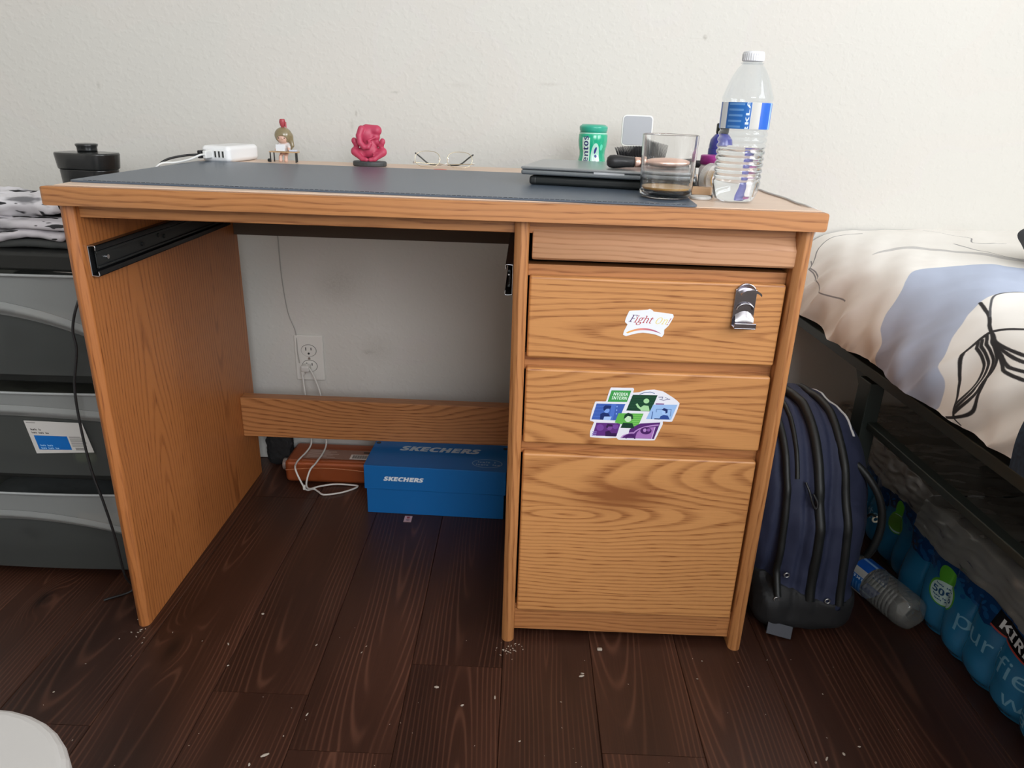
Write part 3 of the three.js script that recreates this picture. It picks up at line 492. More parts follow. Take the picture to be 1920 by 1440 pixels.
// laptop on a black tablet case
const LT = -0.2077, laptopAt = (lx, lz) => { const c = Math.cos(LT), s = Math.sin(LT); return [0.634 + lx * c + lz * s, -0.197 - lx * s + lz * c]; };   // from the front left corner; lz is negative towards the back
{
  const cA = laptopAt(0.137, -0.095), t = thing('laptop', 'closed silver laptop lying on a black laptop on the desk mat', 'laptop', [cA[0], MT + 0.0152, cA[1]], LT);
  const silver = mat(0.42, 0.435, 0.45, 0.32, { metalness: 0.75 });
  obj('base', at(rbox(0.272, 0.0078, 0.190, 0.003, 3), 0, 0.0042, 0), mat(0.26, 0.28, 0.295, 0.38, { metalness: 0.7 }), t);
  obj('lid', at(rbox(0.272, 0.0046, 0.190, 0.0018, 3), 0, 0.0108, 0), silver, t);
  obj('notch', at(rbox(0.048, 0.0032, 0.0012, 0.0005), 0.004, 0.0074, 0.0949), mat(0.6, 0.61, 0.63, 0.3), t);
  const cB = laptopAt(0.142, -0.095), b = thing('laptop', 'black slim laptop or tablet lying under the silver laptop', 'laptop', [cB[0], MT, cB[1]], LT);
  obj('case', at(rbox(0.262, 0.0135, 0.182, 0.005, 3), 0.004, 0.00695, -0.001), mat(0.012, 0.015, 0.015, 0.5), b);
  obj('end_cap', at(rbox(0.014, 0.0138, 0.183, 0.005, 3), -0.1215, 0.00695, -0.001), mat(0.018, 0.02, 0.021, 0.45), b);
}
const LTOP = MT + 0.0152 + 0.0131;
// green gum bottle
{
  const t = thing('gum_bottle', 'green plastic chewing gum bottle standing behind the laptop', 'bottle', [0.7685, TOP, -0.462]);
  const body = [[0, 0], [0.024, 0], [0.0265, 0.003], [0.0275, 0.012], [0.0262, 0.026], [0.0243, 0.036], [0.0247, 0.043], [0.0268, 0.052], [0.0277, 0.062], [0.0275, 0.072], [0.0255, 0.0755], [0, 0.0755]];
  const label = canvasTex(1024, 400, (c, w, h) => {
    c.fillStyle = '#0fae84'; c.fillRect(0, 0, w, h);
    const at0 = 256;                                                        // facing the room
    c.fillStyle = '#bfe9d8'; c.beginPath(); c.ellipse(at0 + 45, 240, 55, 150, 0, 0, 7); c.fill(); c.fillStyle = '#e8f6f0'; c.beginPath(); c.ellipse(at0 + 60, 290, 40, 90, 0.2, 0, 7); c.fill();
    c.fillStyle = '#46458f'; c.beginPath(); c.ellipse(at0 + 45, 160, 14, 34, 0.3, 0, 7); c.fill(); c.beginPath(); c.ellipse(at0 + 55, 215, 18, 14, 0.3, 0, 7); c.fill();
    c.fillStyle = '#d7f0e4'; c.fillRect(at0 - 120, 40, 95, 360);
    c.save(); c.translate(at0 - 42, 370); c.rotate(-Math.PI / 2); c.fillStyle = '#2d2f6e'; c.font = 'bold 96px sans-serif'; c.fillText('mentos', 0, 0); c.restore();
    c.save(); c.translate(at0 - 10, 388); c.fillStyle = '#2b8a5c'; c.font = 'bold 60px serif'; c.fillText('PURE', -28, 0); c.restore();
    c.fillStyle = '#5fe0bd'; for (const [x, y, r] of [[at0 + 118, 130, 20], [at0 + 130, 300, 26], [at0 + 105, 330, 16]]) { c.beginPath(); c.ellipse(x, y, r, r * 1.5, 0, 0, 7); c.fill(); }
  }); label.wrapS = THREE.RepeatWrapping;
  const g = lathe(body, 48); { const uv = g.attributes.uv, p = g.attributes.position; for (let i = 0; i < p.count; i++) uv.setXY(i, uv.getX(i) + 0.27, p.getY(i) / 0.0755); }
  obj('bottle_body', g, new THREE.MeshPhysicalMaterial({ map: label, roughness: 0.2, clearcoat: 0.6 }), t);
  obj('lid', at(lathe([[0, 0.0150], [0.0215, 0.0150], [0.0262, 0.0115], [0.0268, 0.0095], [0.0262, 0.004], [0.0252, 0.0035], [0.0255, 0.002], [0.024, 0], [0, 0]].reverse(), 40), 0, 0.0762, 0), mat(0.03, 0.40, 0.27, 0.3, { clearcoat: 0.4 }), t);
  obj('neck_band', at(lathe([[0.0256, 0], [0.0262, 0.001], [0.0262, 0.003], [0.0256, 0.004]], 40), 0, 0.0728, 0), mat(0.35, 0.7, 0.55, 0.3), t);
}
// small mirror on a stand
{
  const t = thing('vanity_mirror', 'small square white-framed mirror on a stand behind the laptop', 'mirror', [0.857, TOP, -0.505]);
  const tilt = -0.05;
  const rr = (w, h, r) => { const p = []; for (const [sx, sy, a0] of [[1, 1, 0], [-1, 1, 90], [-1, -1, 180], [1, -1, 270]]) for (let i = 0; i <= 6; i++) { const a = (a0 + i * 15) * Math.PI / 180; p.push([sx * (w / 2 - r) + Math.cos(a) * r, sy * (h / 2 - r) + Math.sin(a) * r]); } return p; };
  const fr = extr(rr(0.060, 0.058, 0.008), 0.004, 0.001, 2); fr.translate(0, 0, -0.002); fr.rotateX(tilt); obj('frame', at(fr, 0, 0.081, 0), white, t);
  const gl = extr(rr(0.0555, 0.0535, 0.0065), 0.0006, 0.0005, 1); gl.rotateX(tilt);
  obj('mirror_glass', at(gl, 0, 0.081, 0.0026), mat(0.40, 0.41, 0.44, 0.45), t);
  obj('neck', span(-0.012, 0.012, 0.006, 0.056, -0.003, 0.003, 0.0025), white, t); obj('base', at(rbox(0.052, 0.007, 0.04, 0.003, 3), 0, 0.0036, 0), white, t);
}
// two hair brushes on the laptop
{
  const rose = metal(0.85, 0.56, 0.46, 0.3), rubber = mat(0.016, 0.016, 0.018, 0.42);
  const t = thing('hairbrush', 'black hairbrush with a rose gold band, its rounded handle nearest the viewer', 'hairbrush', [0.7715, LTOP, -0.212], 0.0);
  const hd = lathe([[0, 0], [0.006, 0.001], [0.0095, 0.005], [0.0105, 0.012], [0.0098, 0.022], [0.0086, 0.032], [0.0082, 0.044], [0, 0.044]], 24); hd.rotateZ(-Math.PI / 2); 
  obj('handle', at(hd, 0, 0.0106, 0), rubber, t);
  const bd = lathe([[0, 0], [0.0078, 0], [0.008, 0.004], [0.0076, 0.012], [0, 0.012]], 24); bd.rotateZ(-Math.PI / 2); obj('band', at(bd, 0.0435, 0.0106, 0), rose, t);
  const pad = sdf((x, y, z) => sEll(x, y, z, [0.098, 0.0095, -0.004], [0.045, 0.0085, 0.022]), [0.05, -0.002, -0.03], [0.146, 0.022, 0.022], 36); obj('brush_head', pad, rose, t);
  const b = thing('hairbrush', 'black hairbrush lying bristles up at the back of the silver laptop', 'hairbrush', [0.835, LTOP, -0.275], 0.12);
  obj('brush_back', at(rbox(0.084, 0.010, 0.038, 0.005, 3), 0, 0.0051, 0), rose, b);
  const cu = new THREE.SphereGeometry(1, 24, 12, 0, 6.2832, 0, Math.PI / 2); cu.scale(0.038, 0.007, 0.016); obj('cushion', at(cu, 0, 0.0098, 0), rubber, b);
  const br = []; for (let i = 0; i < 19; i++) for (let j = 0; j < 7; j++) { const x = -0.036 + i * 0.004, z = -0.013 + j * 0.0043; if ((x / 0.039) ** 2 + (z / 0.0165) ** 2 > 1) continue; const c = cyl(0.0004, 0.0007, 0.020, 5); c.rotateZ(-x * 9 + 0.1); c.rotateX(z * 12); br.push(at(c, x * 1.12, 0.0225 - (x / 0.04) ** 2 * 0.003, z * 1.1)); }
  obj('bristles', br, mat(0.012, 0.012, 0.014, 0.5), b).userData.kind = 'stuff';
  obj('handle', at(rbox(0.07, 0.012, 0.016, 0.0058, 3), 0.075, 0.0061, 0), rubber, b);
}
// glass tumbler, with a dried drink in the bottom
{
  const t = thing('drinking_glass', 'clear glass tumbler with brown residue, standing on the front of the desk mat', 'glass', [0.8455, MT, -0.079]);
  obj('glass_wall', lathe([[0, 0.001], [0.030, 0.0005], [0.0345, 0.002], [0.0368, 0.006], [0.0372, 0.012], [0.0385, 0.060], [0.0392, 0.0858], [0.0386, 0.0866], [0.0378, 0.0858], [0.0370, 0.060], [0.0356, 0.013], [0.0335, 0.0105], [0.0, 0.0098]], 64), mat(1, 1, 1, 0.0, { transmission: 1, thickness: 0.01, ior: 1.48 }), t);
  obj('residue', at(lathe([[0, 0], [0.0325, 0], [0.0348, 0.0045], [0.030, 0.0028], [0, 0.0022]], 40), 0, 0.0112, 0), mat(0.72, 0.42, 0.10, 0.3, { transmission: 0.35, thickness: 0 }), t);
}
// plastic water bottles (all the same make)
const bottleProfile = [[0, 0.004], [0.012, 0.003], [0.022, 0.0012], [0.0285, 0.0035], [0.0322, 0.011], [0.0335, 0.022]];
for (let i = 0; i < 9; i++) { const y = 0.026 + i * 0.0082; bottleProfile.push([0.0335, y], [0.0336, y + 0.003], [0.0318, y + 0.0052], [0.0318, y + 0.0064]); }
bottleProfile.push([0.0335, 0.1005], [0.0332, 0.104], [0.0332, 0.135], [0.0344, 0.138], [0.0344, 0.141], [0.0325, 0.1455], [0.0290, 0.156], [0.0240, 0.168], [0.0180, 0.178], [0.0128, 0.1835], [0.0124, 0.187]);
const labelTex = canvasTex(2048, 330, (c, w, h) => {
  c.fillStyle = '#e9edf2'; c.fillRect(0, 0, w, h);
  for (let k = 0; k < 2; k++) {
    const o = k * 1024; c.fillStyle = '#1f66b4'; c.fillRect(o + 60, 0, 330, h); c.fillStyle = '#1a5fc4'; c.fillRect(o + 520, 0, 430, h);
    c.fillStyle = '#c4c2bd'; c.fillRect(o + 392, 0, 128, h);
    c.fillStyle = '#5f93cf'; for (let i = 0; i < 11; i++) c.fillRect(o + 90, 40 + i * 24, 170 + (i * 53) % 60, 9);
    c.save(); c.translate(o + 372, 300); c.rotate(-Math.PI / 2); c.fillStyle = '#dbe6f4'; c.font = 'bold 62px sans-serif'; c.fillText('KIRKLAND', -10, 0); c.restore();
    c.fillStyle = '#8fbdf0'; c.fillRect(o + 640, 60, 180, 36); c.fillRect(o + 705, 90, 50, 220);
  }
});
labelTex.wrapS = THREE.RepeatWrapping;
const PET = mat(0.93, 0.95, 0.96, 0.05, { transmission: 0.94, thickness: 0, ior: 1.4 }), capMat = mat(0.82, 0.83, 0.86, 0.4);
const bottleBody = lathe(bottleProfile, 60); { const p = bottleBody.attributes.position; for (let i = 0; i < p.count; i++) { const y = p.getY(i), a = Math.atan2(p.getX(i), p.getZ(i)), k = 1 - 0.085 * smooth(0.026, 0.004, y) * (0.5 - 0.5 * Math.cos(a * 5)); p.setX(i, p.getX(i) * k); p.setZ(i, p.getZ(i) * k); } bottleBody.computeVertexNormals(); }
function makeBottle(label, pos, group, full) {
  const t = thing('water_bottle', label, 'bottle', pos, 0, group);
  obj('bottle_body', bottleBody, PET, t);
  const lb = lathe([[0.0336, 0.1], [0.0338, 0.1005], [0.0338, 0.1335], [0.0336, 0.134]], 60);
  obj('label', lb, new THREE.MeshPhysicalMaterial({ map: labelTex, roughness: 0.3, side: THREE.DoubleSide }), t);
  const cap = [[0, 0.1985], [0.0125, 0.1985], [0.0138, 0.1975], [0.0142, 0.195], [0.0142, 0.1868], [0.0134, 0.1862], [0, 0.1862]].reverse();
  obj('cap', [lathe(cap, 30), ...Array.from({ length: 30 }, (_, i) => { const b = rbox(0.0008, 0.0085, 0.0008, 0.0002, 1); b.translate(0, 0.1912, 0.0143); b.rotateY(i / 30 * 6.2832); return b; })], capMat, t);
  obj('neck_ring', lathe([[0.0125, 0.1825], [0.0155, 0.183], [0.0155, 0.1845], [0.0125, 0.185]], 30), PET, t);
  if (full) { const wp = bottleProfile.filter((p) => p[1] < full).map(([r, y]) => [Math.max(0, r - 0.0009), y + 0.0008]); wp.push([wp[wp.length - 1][0], full], [0, full]); const wg = lathe(wp, 60); const p = wg.attributes.position; for (let i = 0; i < p.count; i++) { const y = p.getY(i), a = Math.atan2(p.getX(i), p.getZ(i)), k = 1 - 0.085 * smooth(0.026, 0.004, y) * (0.5 - 0.5 * Math.cos(a * 5)); p.setX(i, p.getX(i) * k); p.setZ(i, p.getZ(i) * k); } wg.computeVertexNormals(); obj('water', wg, mat(1, 1, 1, 0, { transmission: 1, thickness: 0.05, ior: 1.33 }), t); }
  return t;
}
const deskBottle = makeBottle('tall clear plastic water bottle with a blue label, standing upright on the desk', [0.9465, TOP, -0.083], undefined, 0.076);
deskBottle.rotation.y = 1.885;
// between glass and water bottle
{
  const t = thing('cream_jar', 'small white jar with a magenta lid, standing beside the laptop', 'jar', [0.9475, TOP, -0.245]);
  obj('jar_body', lathe([[0, 0], [0.018, 0], [0.0195, 0.002], [0.0195, 0.034], [0.0175, 0.037], [0.0175, 0.040], [0, 0.040]], 36), mat(0.78, 0.72, 0.70, 0.35), t);
  obj('lid', lathe([[0, 0.0545], [0.0175, 0.0545], [0.0190, 0.053], [0.0190, 0.0405], [0, 0.0405]].reverse(), 36), mat(0.36, 0.03, 0.26, 0.35), t);
  const s = thing('spray_bottle', 'slim dark blue spray bottle with a black pump, half behind the water bottle', 'bottle', [0.9735, TOP, -0.305]);
  obj('bottle_body', lathe([[0, 0], [0.0185, 0], [0.0195, 0.002], [0.0195, 0.068], [0.018, 0.077], [0.0125, 0.084], [0.009, 0.087], [0, 0.087]], 36), mat(0.02, 0.025, 0.28, 0.25, { clearcoat: 0.5 }), s);
  obj('label', lathe([[0.0197, 0.012], [0.0199, 0.0125], [0.0199, 0.0615], [0.0197, 0.062]], 36), mat(0.045, 0.05, 0.30, 0.4), s);
  obj('collar', lathe([[0, 0.087], [0.0105, 0.087], [0.0105, 0.1015], [0.009, 0.103], [0, 0.103]], 28), black, s);
  obj('nozzle', [lathe([[0, 0.103], [0.0062, 0.103], [0.0055, 0.112], [0.0055, 0.121], [0, 0.122]], 20), at(rbox(0.008, 0.006, 0.013, 0.002), 0, 0.118, 0.003)], mat(0.12, 0.12, 0.13, 0.4), s);
  const r = thing('tape_roll', 'clear roll of sticky tape standing on its edge by the water bottle', 'tape', [0.9335, TOP + 0.0235, -0.165], 0.55);
  const ring = lathe([[0.0125, -0.0075], [0.0225, -0.0075], [0.0235, -0.007], [0.0235, 0.007], [0.0225, 0.0075], [0.0125, 0.0075], [0.0125, -0.0075]], 40); ring.rotateX(Math.PI / 2); obj('tape', ring, mat(0.9, 0.9, 0.88, 0.15, { transmission: 0.75, thickness: 0 }), r);
  const core = lathe([[0.0110, -0.0078], [0.0125, -0.0078], [0.0125, 0.0078], [0.0110, 0.0078], [0.0110, -0.0078]], 36); core.rotateX(Math.PI / 2); obj('core', core, mat(0.75, 0.42, 0.10, 0.4), r);
  const w = thing('wooden_clip', 'small wooden piece with a black clip lying behind the glass and bottle', 'clip', [0.9095, TOP, -0.130], -0.25);
  obj('wood_block', at(rbox(0.030, 0.012, 0.016, 0.002), 0, 0.0085, 0), mat(0.50, 0.30, 0.16, 0.5), w); obj('clip', [at(rbox(0.032, 0.0035, 0.018, 0.001), 0.001, 0.0018, 0), at(rbox(0.004, 0.016, 0.017, 0.001), -0.0155, 0.0085, 0)], mat(0.02, 0.02, 0.022, 0.4), w);
  const c = thing('round_tin', 'flat round silver lid lying between the glass and the water bottle', 'lid', [0.9015, TOP, -0.098]);
  obj('lid', lathe([[0, 0], [0.0145, 0], [0.0155, 0.001], [0.0155, 0.0035], [0.0145, 0.0048], [0, 0.005]], 32), mat(0.62, 0.60, 0.57, 0.35), c);
}
tag(obj('thin_cable', tube([[0.985, 0.7418, -0.40], [1.012, 0.7418, -0.33], [1.033, 0.7418, -0.27], [1.034, 0.7418, -0.2], [1.0385, 0.7418, -0.131], [1.036, 0.7418, -0.072], [1.0400, 0.7416, -0.045], [1.0500, 0.737, -0.034], [1.0545, 0.725, -0.030], [1.0535, 0.70, -0.04], [1.0525, 0.62, -0.09]], 0.0016, 120), mat(0.62, 0.62, 0.60, 0.4)), 'thin white cord running along the right edge of the desk top', 'cable');

// ---------------------------------------------------------------- under the desk
{
  const t = thing('shoe_box', 'bright blue shoe box with white lettering on the floor under the desk', 'box', [0.4685, 0, -0.392], -0.03);
  const front = canvasTex(1024, 200, (c, w, h) => { c.fillStyle = '#0b67ae'; c.fillRect(0, 0, w, h); c.save(); c.translate(140, 122); c.transform(1, 0, -0.3, 1, 0, 0); c.font = 'bold 56px sans-serif'; c.fillStyle = '#e8edf2'; c.scale(1.06, 0.85); c.strokeStyle = '#e8edf2'; c.lineWidth = 4; c.fillText('SKECHERS', 0, 0); c.strokeText('SKECHERS', 0, 0); c.restore(); });
  const top = canvasTex(1024, 512, (c, w, h) => {
    c.fillStyle = '#0b67ae'; c.fillRect(0, 0, w, h); c.save(); c.translate(205, 222); c.transform(1, 0, -0.25, 1, 0, 0); c.scale(1.15, 1); c.font = 'bold 108px sans-serif'; c.fillStyle = '#b9c6d2'; c.fillText('SKECHERS', 0, 0); c.strokeStyle = '#b9c6d2'; c.lineWidth = 7; c.strokeText('SKECHERS', 0, 0); c.restore();
    c.strokeStyle = '#7fa3c4'; c.lineWidth = 7; c.beginPath(); c.ellipse(880, 385, 108, 70, 0, 0, 7); c.stroke(); c.fillStyle = '#7fa3c4'; smallPrint(c, 810, 380, 130, 32); smallPrint(c, 800, 424, 160, 32);
  });
  const blue = mat(0.004, 0.135, 0.42, 0.45), L = 0.312, D = 0.142, k = (m) => new THREE.MeshPhysicalMaterial({ map: m, roughness: 0.45 });
  obj('box_body', span(-L / 2 + 0.004, L / 2 - 0.004, 0, 0.100, -D + 0.002, -0.004, 0.001), blue, t);
  const lid = new THREE.Group(); lid.name = numbered('box_lid'); t.add(lid);
  obj('lid_shell', [span(-L / 2, L / 2, 0.0625, 0.1195, -0.003, 0, 0.0008), span(-L / 2, L / 2, 0.0625, 0.1195, -D - 0.002, -D + 0.001, 0.0008), span(-L / 2, -L / 2 + 0.002, 0.0625, 0.1195, -D, 0, 0.0008), span(L / 2 - 0.002, L / 2, 0.0625, 0.1195, -D, 0, 0.0008), span(-L / 2, L / 2, 0.1175, 0.1200, -D - 0.002, 0, 0.0008)], blue, lid);
  obj('front_print', boxUVfit(span(-L / 2 + 0.001, L / 2 - 0.001, 0.0635, 0.1188, 0, 0.0004, 0.0001), -L / 2, 0.0630, L / 2, 0.1190), k(front), lid, 'bold white slanted lettering on the lid front');
  const tp = new THREE.PlaneGeometry(L - 0.002, D - 0.003); tp.rotateX(-Math.PI / 2); obj('top_print', at(tp, 0, 0.1203, -D / 2), k(top), lid, 'large grey lettering and an oval badge on the lid top');
  for (const x of [-0.147, 0.147]) { const h = cyl(0.005, 0.005, 0.0008, 16); obj('lid_hole', at(h, x, 0.1206, -0.112), black, lid); }
}
{
  const t = thing('lotion_bottle', 'copper-orange squared bottle lying on its side with its cap to the left', 'bottle', [0.205, 0, -0.572]);
  obj('bottle_body', at(rbox(0.222, 0.058, 0.106, 0.012, 4), 0, 0.0292, 0), mat(0.36, 0.085, 0.025, 0.3, { metalness: 0.35, clearcoat: 0.4 }), t);
  const glint = tube([[-0.108, 0.034, 0.0531], [-0.06, 0.040, 0.0534], [0, 0.0425, 0.0534], [0.06, 0.039, 0.0534], [0.108, 0.034, 0.0531]], 0.0011, 40, 6); obj('edge_highlight', glint, mat(0.6, 0.25, 0.12, 0.3, { metalness: 0.4 }), t);  // paler copper line: highlight along the edge painted as colour
  const cp = lathe([[0, 0], [0.0165, 0], [0.0165, 0.004], [0.0135, 0.006], [0.0145, 0.009], [0.0145, 0.016], [0.012, 0.018], [0, 0.018]], 28); cp.rotateZ(Math.PI / 2); obj('cap', at(cp, -0.110, 0.026, 0.006), mat(0.42, 0.36, 0.33, 0.35, { metalness: 0.5 }), t);
  const lt = canvasTex(512, 160, (c, w, h) => { c.fillStyle = '#8d6a5c'; c.fillRect(0, 0, w, h); c.fillStyle = '#c8b4aa'; for (let i = 0; i < 7; i++) c.fillRect(20, 18 + i * 18, 140 + (i * 67) % 110, 5); c.fillStyle = '#d8cdc6'; c.fillRect(345, 70, 140, 80); c.fillStyle = '#222'; let x = 360; for (let i = 0; i < 26; i++) { const w2 = 1 + (i * 7) % 4; c.fillRect(x, 80, w2, 55); x += w2 + 2; } c.fillRect(430, 22, 50, 24); });
  const pl = new THREE.PlaneGeometry(0.165, 0.05); pl.rotateX(-Math.PI / 2); obj('label', at(pl, 0.012, 0.0588, 0.012), new THREE.MeshPhysicalMaterial({ map: lt, roughness: 0.4 }), t);
}
{
  const f = (x, y, z) => { let d = sBox(x, y, z, [0, 0.042, 0], [0.036, 0.042, 0.045], 0.022); d = smin(d, sEll(x, y, z, [0.018, 0.062, 0.012], [0.022, 0.02, 0.025]), 0.01); d = smin(d, sEll(x, y, z, [0.022, 0.02, 0.02], [0.022, 0.02, 0.028]), 0.008); return d + 0.004 * nz(x * 60, y * 60, z * 60) + 0.0015 * nz(x * 160, y * 160, z * 160); };
  tag(obj('drawstring_bag', at(sdf(f, [-0.055, -0.004, -0.06], [0.06, 0.095, 0.06], 52).scale(0.85, 1, 0.42), 0.0555, 0.004, -0.6135), mat(0.008, 0.008, 0.009, 0.75)), 'small crumpled black bag in the corner under the desk', 'bag');
  const g = rbox(0.050, 0.104, 0.012, 0.005, 3); tag(obj('blue_pouch', at(g, 0.049, 0.0525, -0.6345), mat(0.01, 0.085, 0.15, 0.45)), 'dark teal pouch standing behind the crumpled black bag', 'pouch');
}
{
  const t = thing('power_cord', 'white power cord plugged into the wall outlet, looping onto the floor', 'cord');
  const w = mat(0.72, 0.70, 0.66, 0.4);
  obj('plug', [at(rbox(0.021, 0.017, 0.024, 0.005, 3), 0.1275, 0.2515, WALLZ + 0.0205), at(rbox(0.009, 0.010, 0.012, 0.003, 2), 0.1215, 0.240, WALLZ + 0.024)], w, t);
  obj('cord', tube([[0.1205, 0.238, -0.627], [0.124, 0.215, -0.62], [0.1285, 0.19, -0.612], [0.135, 0.12, -0.60], [0.1385, 0.068, -0.597], [0.131, 0.064, -0.50], [0.1375, 0.0635, -0.47], [0.153, 0.03, -0.462], [0.160, 0.010, -0.470], [0.171, 0.0035, -0.487], [0.186, 0.003, -0.475], [0.199, 0.003, -0.464], [0.238, 0.003, -0.476], [0.268, 0.003, -0.502], [0.270, 0.003, -0.510], [0.252, 0.0035, -0.513], [0.212, 0.004, -0.512], [0.182, 0.005, -0.498], [0.165, 0.012, -0.473], [0.163, 0.03, -0.461], [0.171, 0.062, -0.47], [0.177, 0.066, -0.50], [0.1755, 0.068, -0.597], [0.172, 0.12, -0.60], [0.168, 0.19, -0.606], [0.152, 0.228, -0.622], [0.138, 0.2525, -0.629], [0.13, 0.262, -0.633]], 0.0021, 320), w, t);
  obj('cord_tie', at(rbox(0.006, 0.012, 0.006, 0.002), 0.157, 0.021, -0.4625), mat(0.75, 0.74, 0.7, 0.4), t);
  tag(obj('thin_wire', tube([[0.078, 0.70, -0.648], [0.0785, 0.62, -0.6515], [0.080, 0.562, -0.6525], [0.081, 0.469, -0.6525], [0.0900, 0.379, -0.6525], [0.1035, 0.338, -0.651], [0.1075, 0.288, -0.643], [0.112, 0.262, -0.638]], 0.0013, 100, 6), mat(0.42, 0.40, 0.37, 0.5)), 'thin grey wire running down the wall to the outlet', 'wire');
}
{
  const tg = canvasTex(96, 160, (c, w, h) => { c.fillStyle = '#c9a9ab'; c.fillRect(0, 0, w, h); c.fillStyle = '#a04a50'; c.fillRect(30, 20, 36, 50); c.fillStyle = '#5c4850'; c.fillRect(28, 100, 44, 14); c.fillRect(34, 122, 30, 8); });
  const g = new THREE.BoxGeometry(0.0165, 0.0008, 0.024); tag(obj('paper_tag', at(g, 0.4105, 0.0006, -0.377), new THREE.MeshStandardMaterial({ map: tg, roughness: 0.6 })), 'small pinkish paper tag on the floor in front of the shoe box', 'tag');
}
{
  const g = []; const spots = [[0.06, 0.19, 2.2], [0.56, -0.03, 1], [0.33, 0.14, 2.2], [0.35, 0.13, 1.2]];
  for (let i = 0; i < 150; i++) {
    const near = i < 45, a = rnd() * 6.28, r = near ? rnd() * 0.035 : 0; const c = near ? (i % 3 ? [XM + 0.012, 0.012] : [0.012, 0.012]) : [rnd() * 1.3 - 0.05, rnd() * 0.45 - 0.1 + 0.05];
    const s = near ? 0.0006 + rnd() * 0.0007 : 0.0006 + rnd() ** 7 * 0.0026, e = new THREE.IcosahedronGeometry(s, 0); e.scale(1 + rnd() * 1.6, 0.5, 0.8); e.rotateY(rnd() * 6.28);
    const x = c[0] + Math.cos(a) * r, z = c[1] + Math.sin(a) * r; if (z < 0.004 && (Math.abs(x - 0.01) < 0.014 || x > 0.625)) continue; g.push(at(e, x, s * 0.5, z));
  }
  const cr = rbox(0.009, 0.004, 0.006, 0.0018); g.push(at(cr, 0.7985, 0.002, 0.012));
  const o = obj('crumbs', g, mat(0.42, 0.36, 0.30, 0.8)); tag(o, 'pale crumbs and lint scattered over the dark floor before the desk', 'crumbs'); o.userData.kind = 'stuff';
}

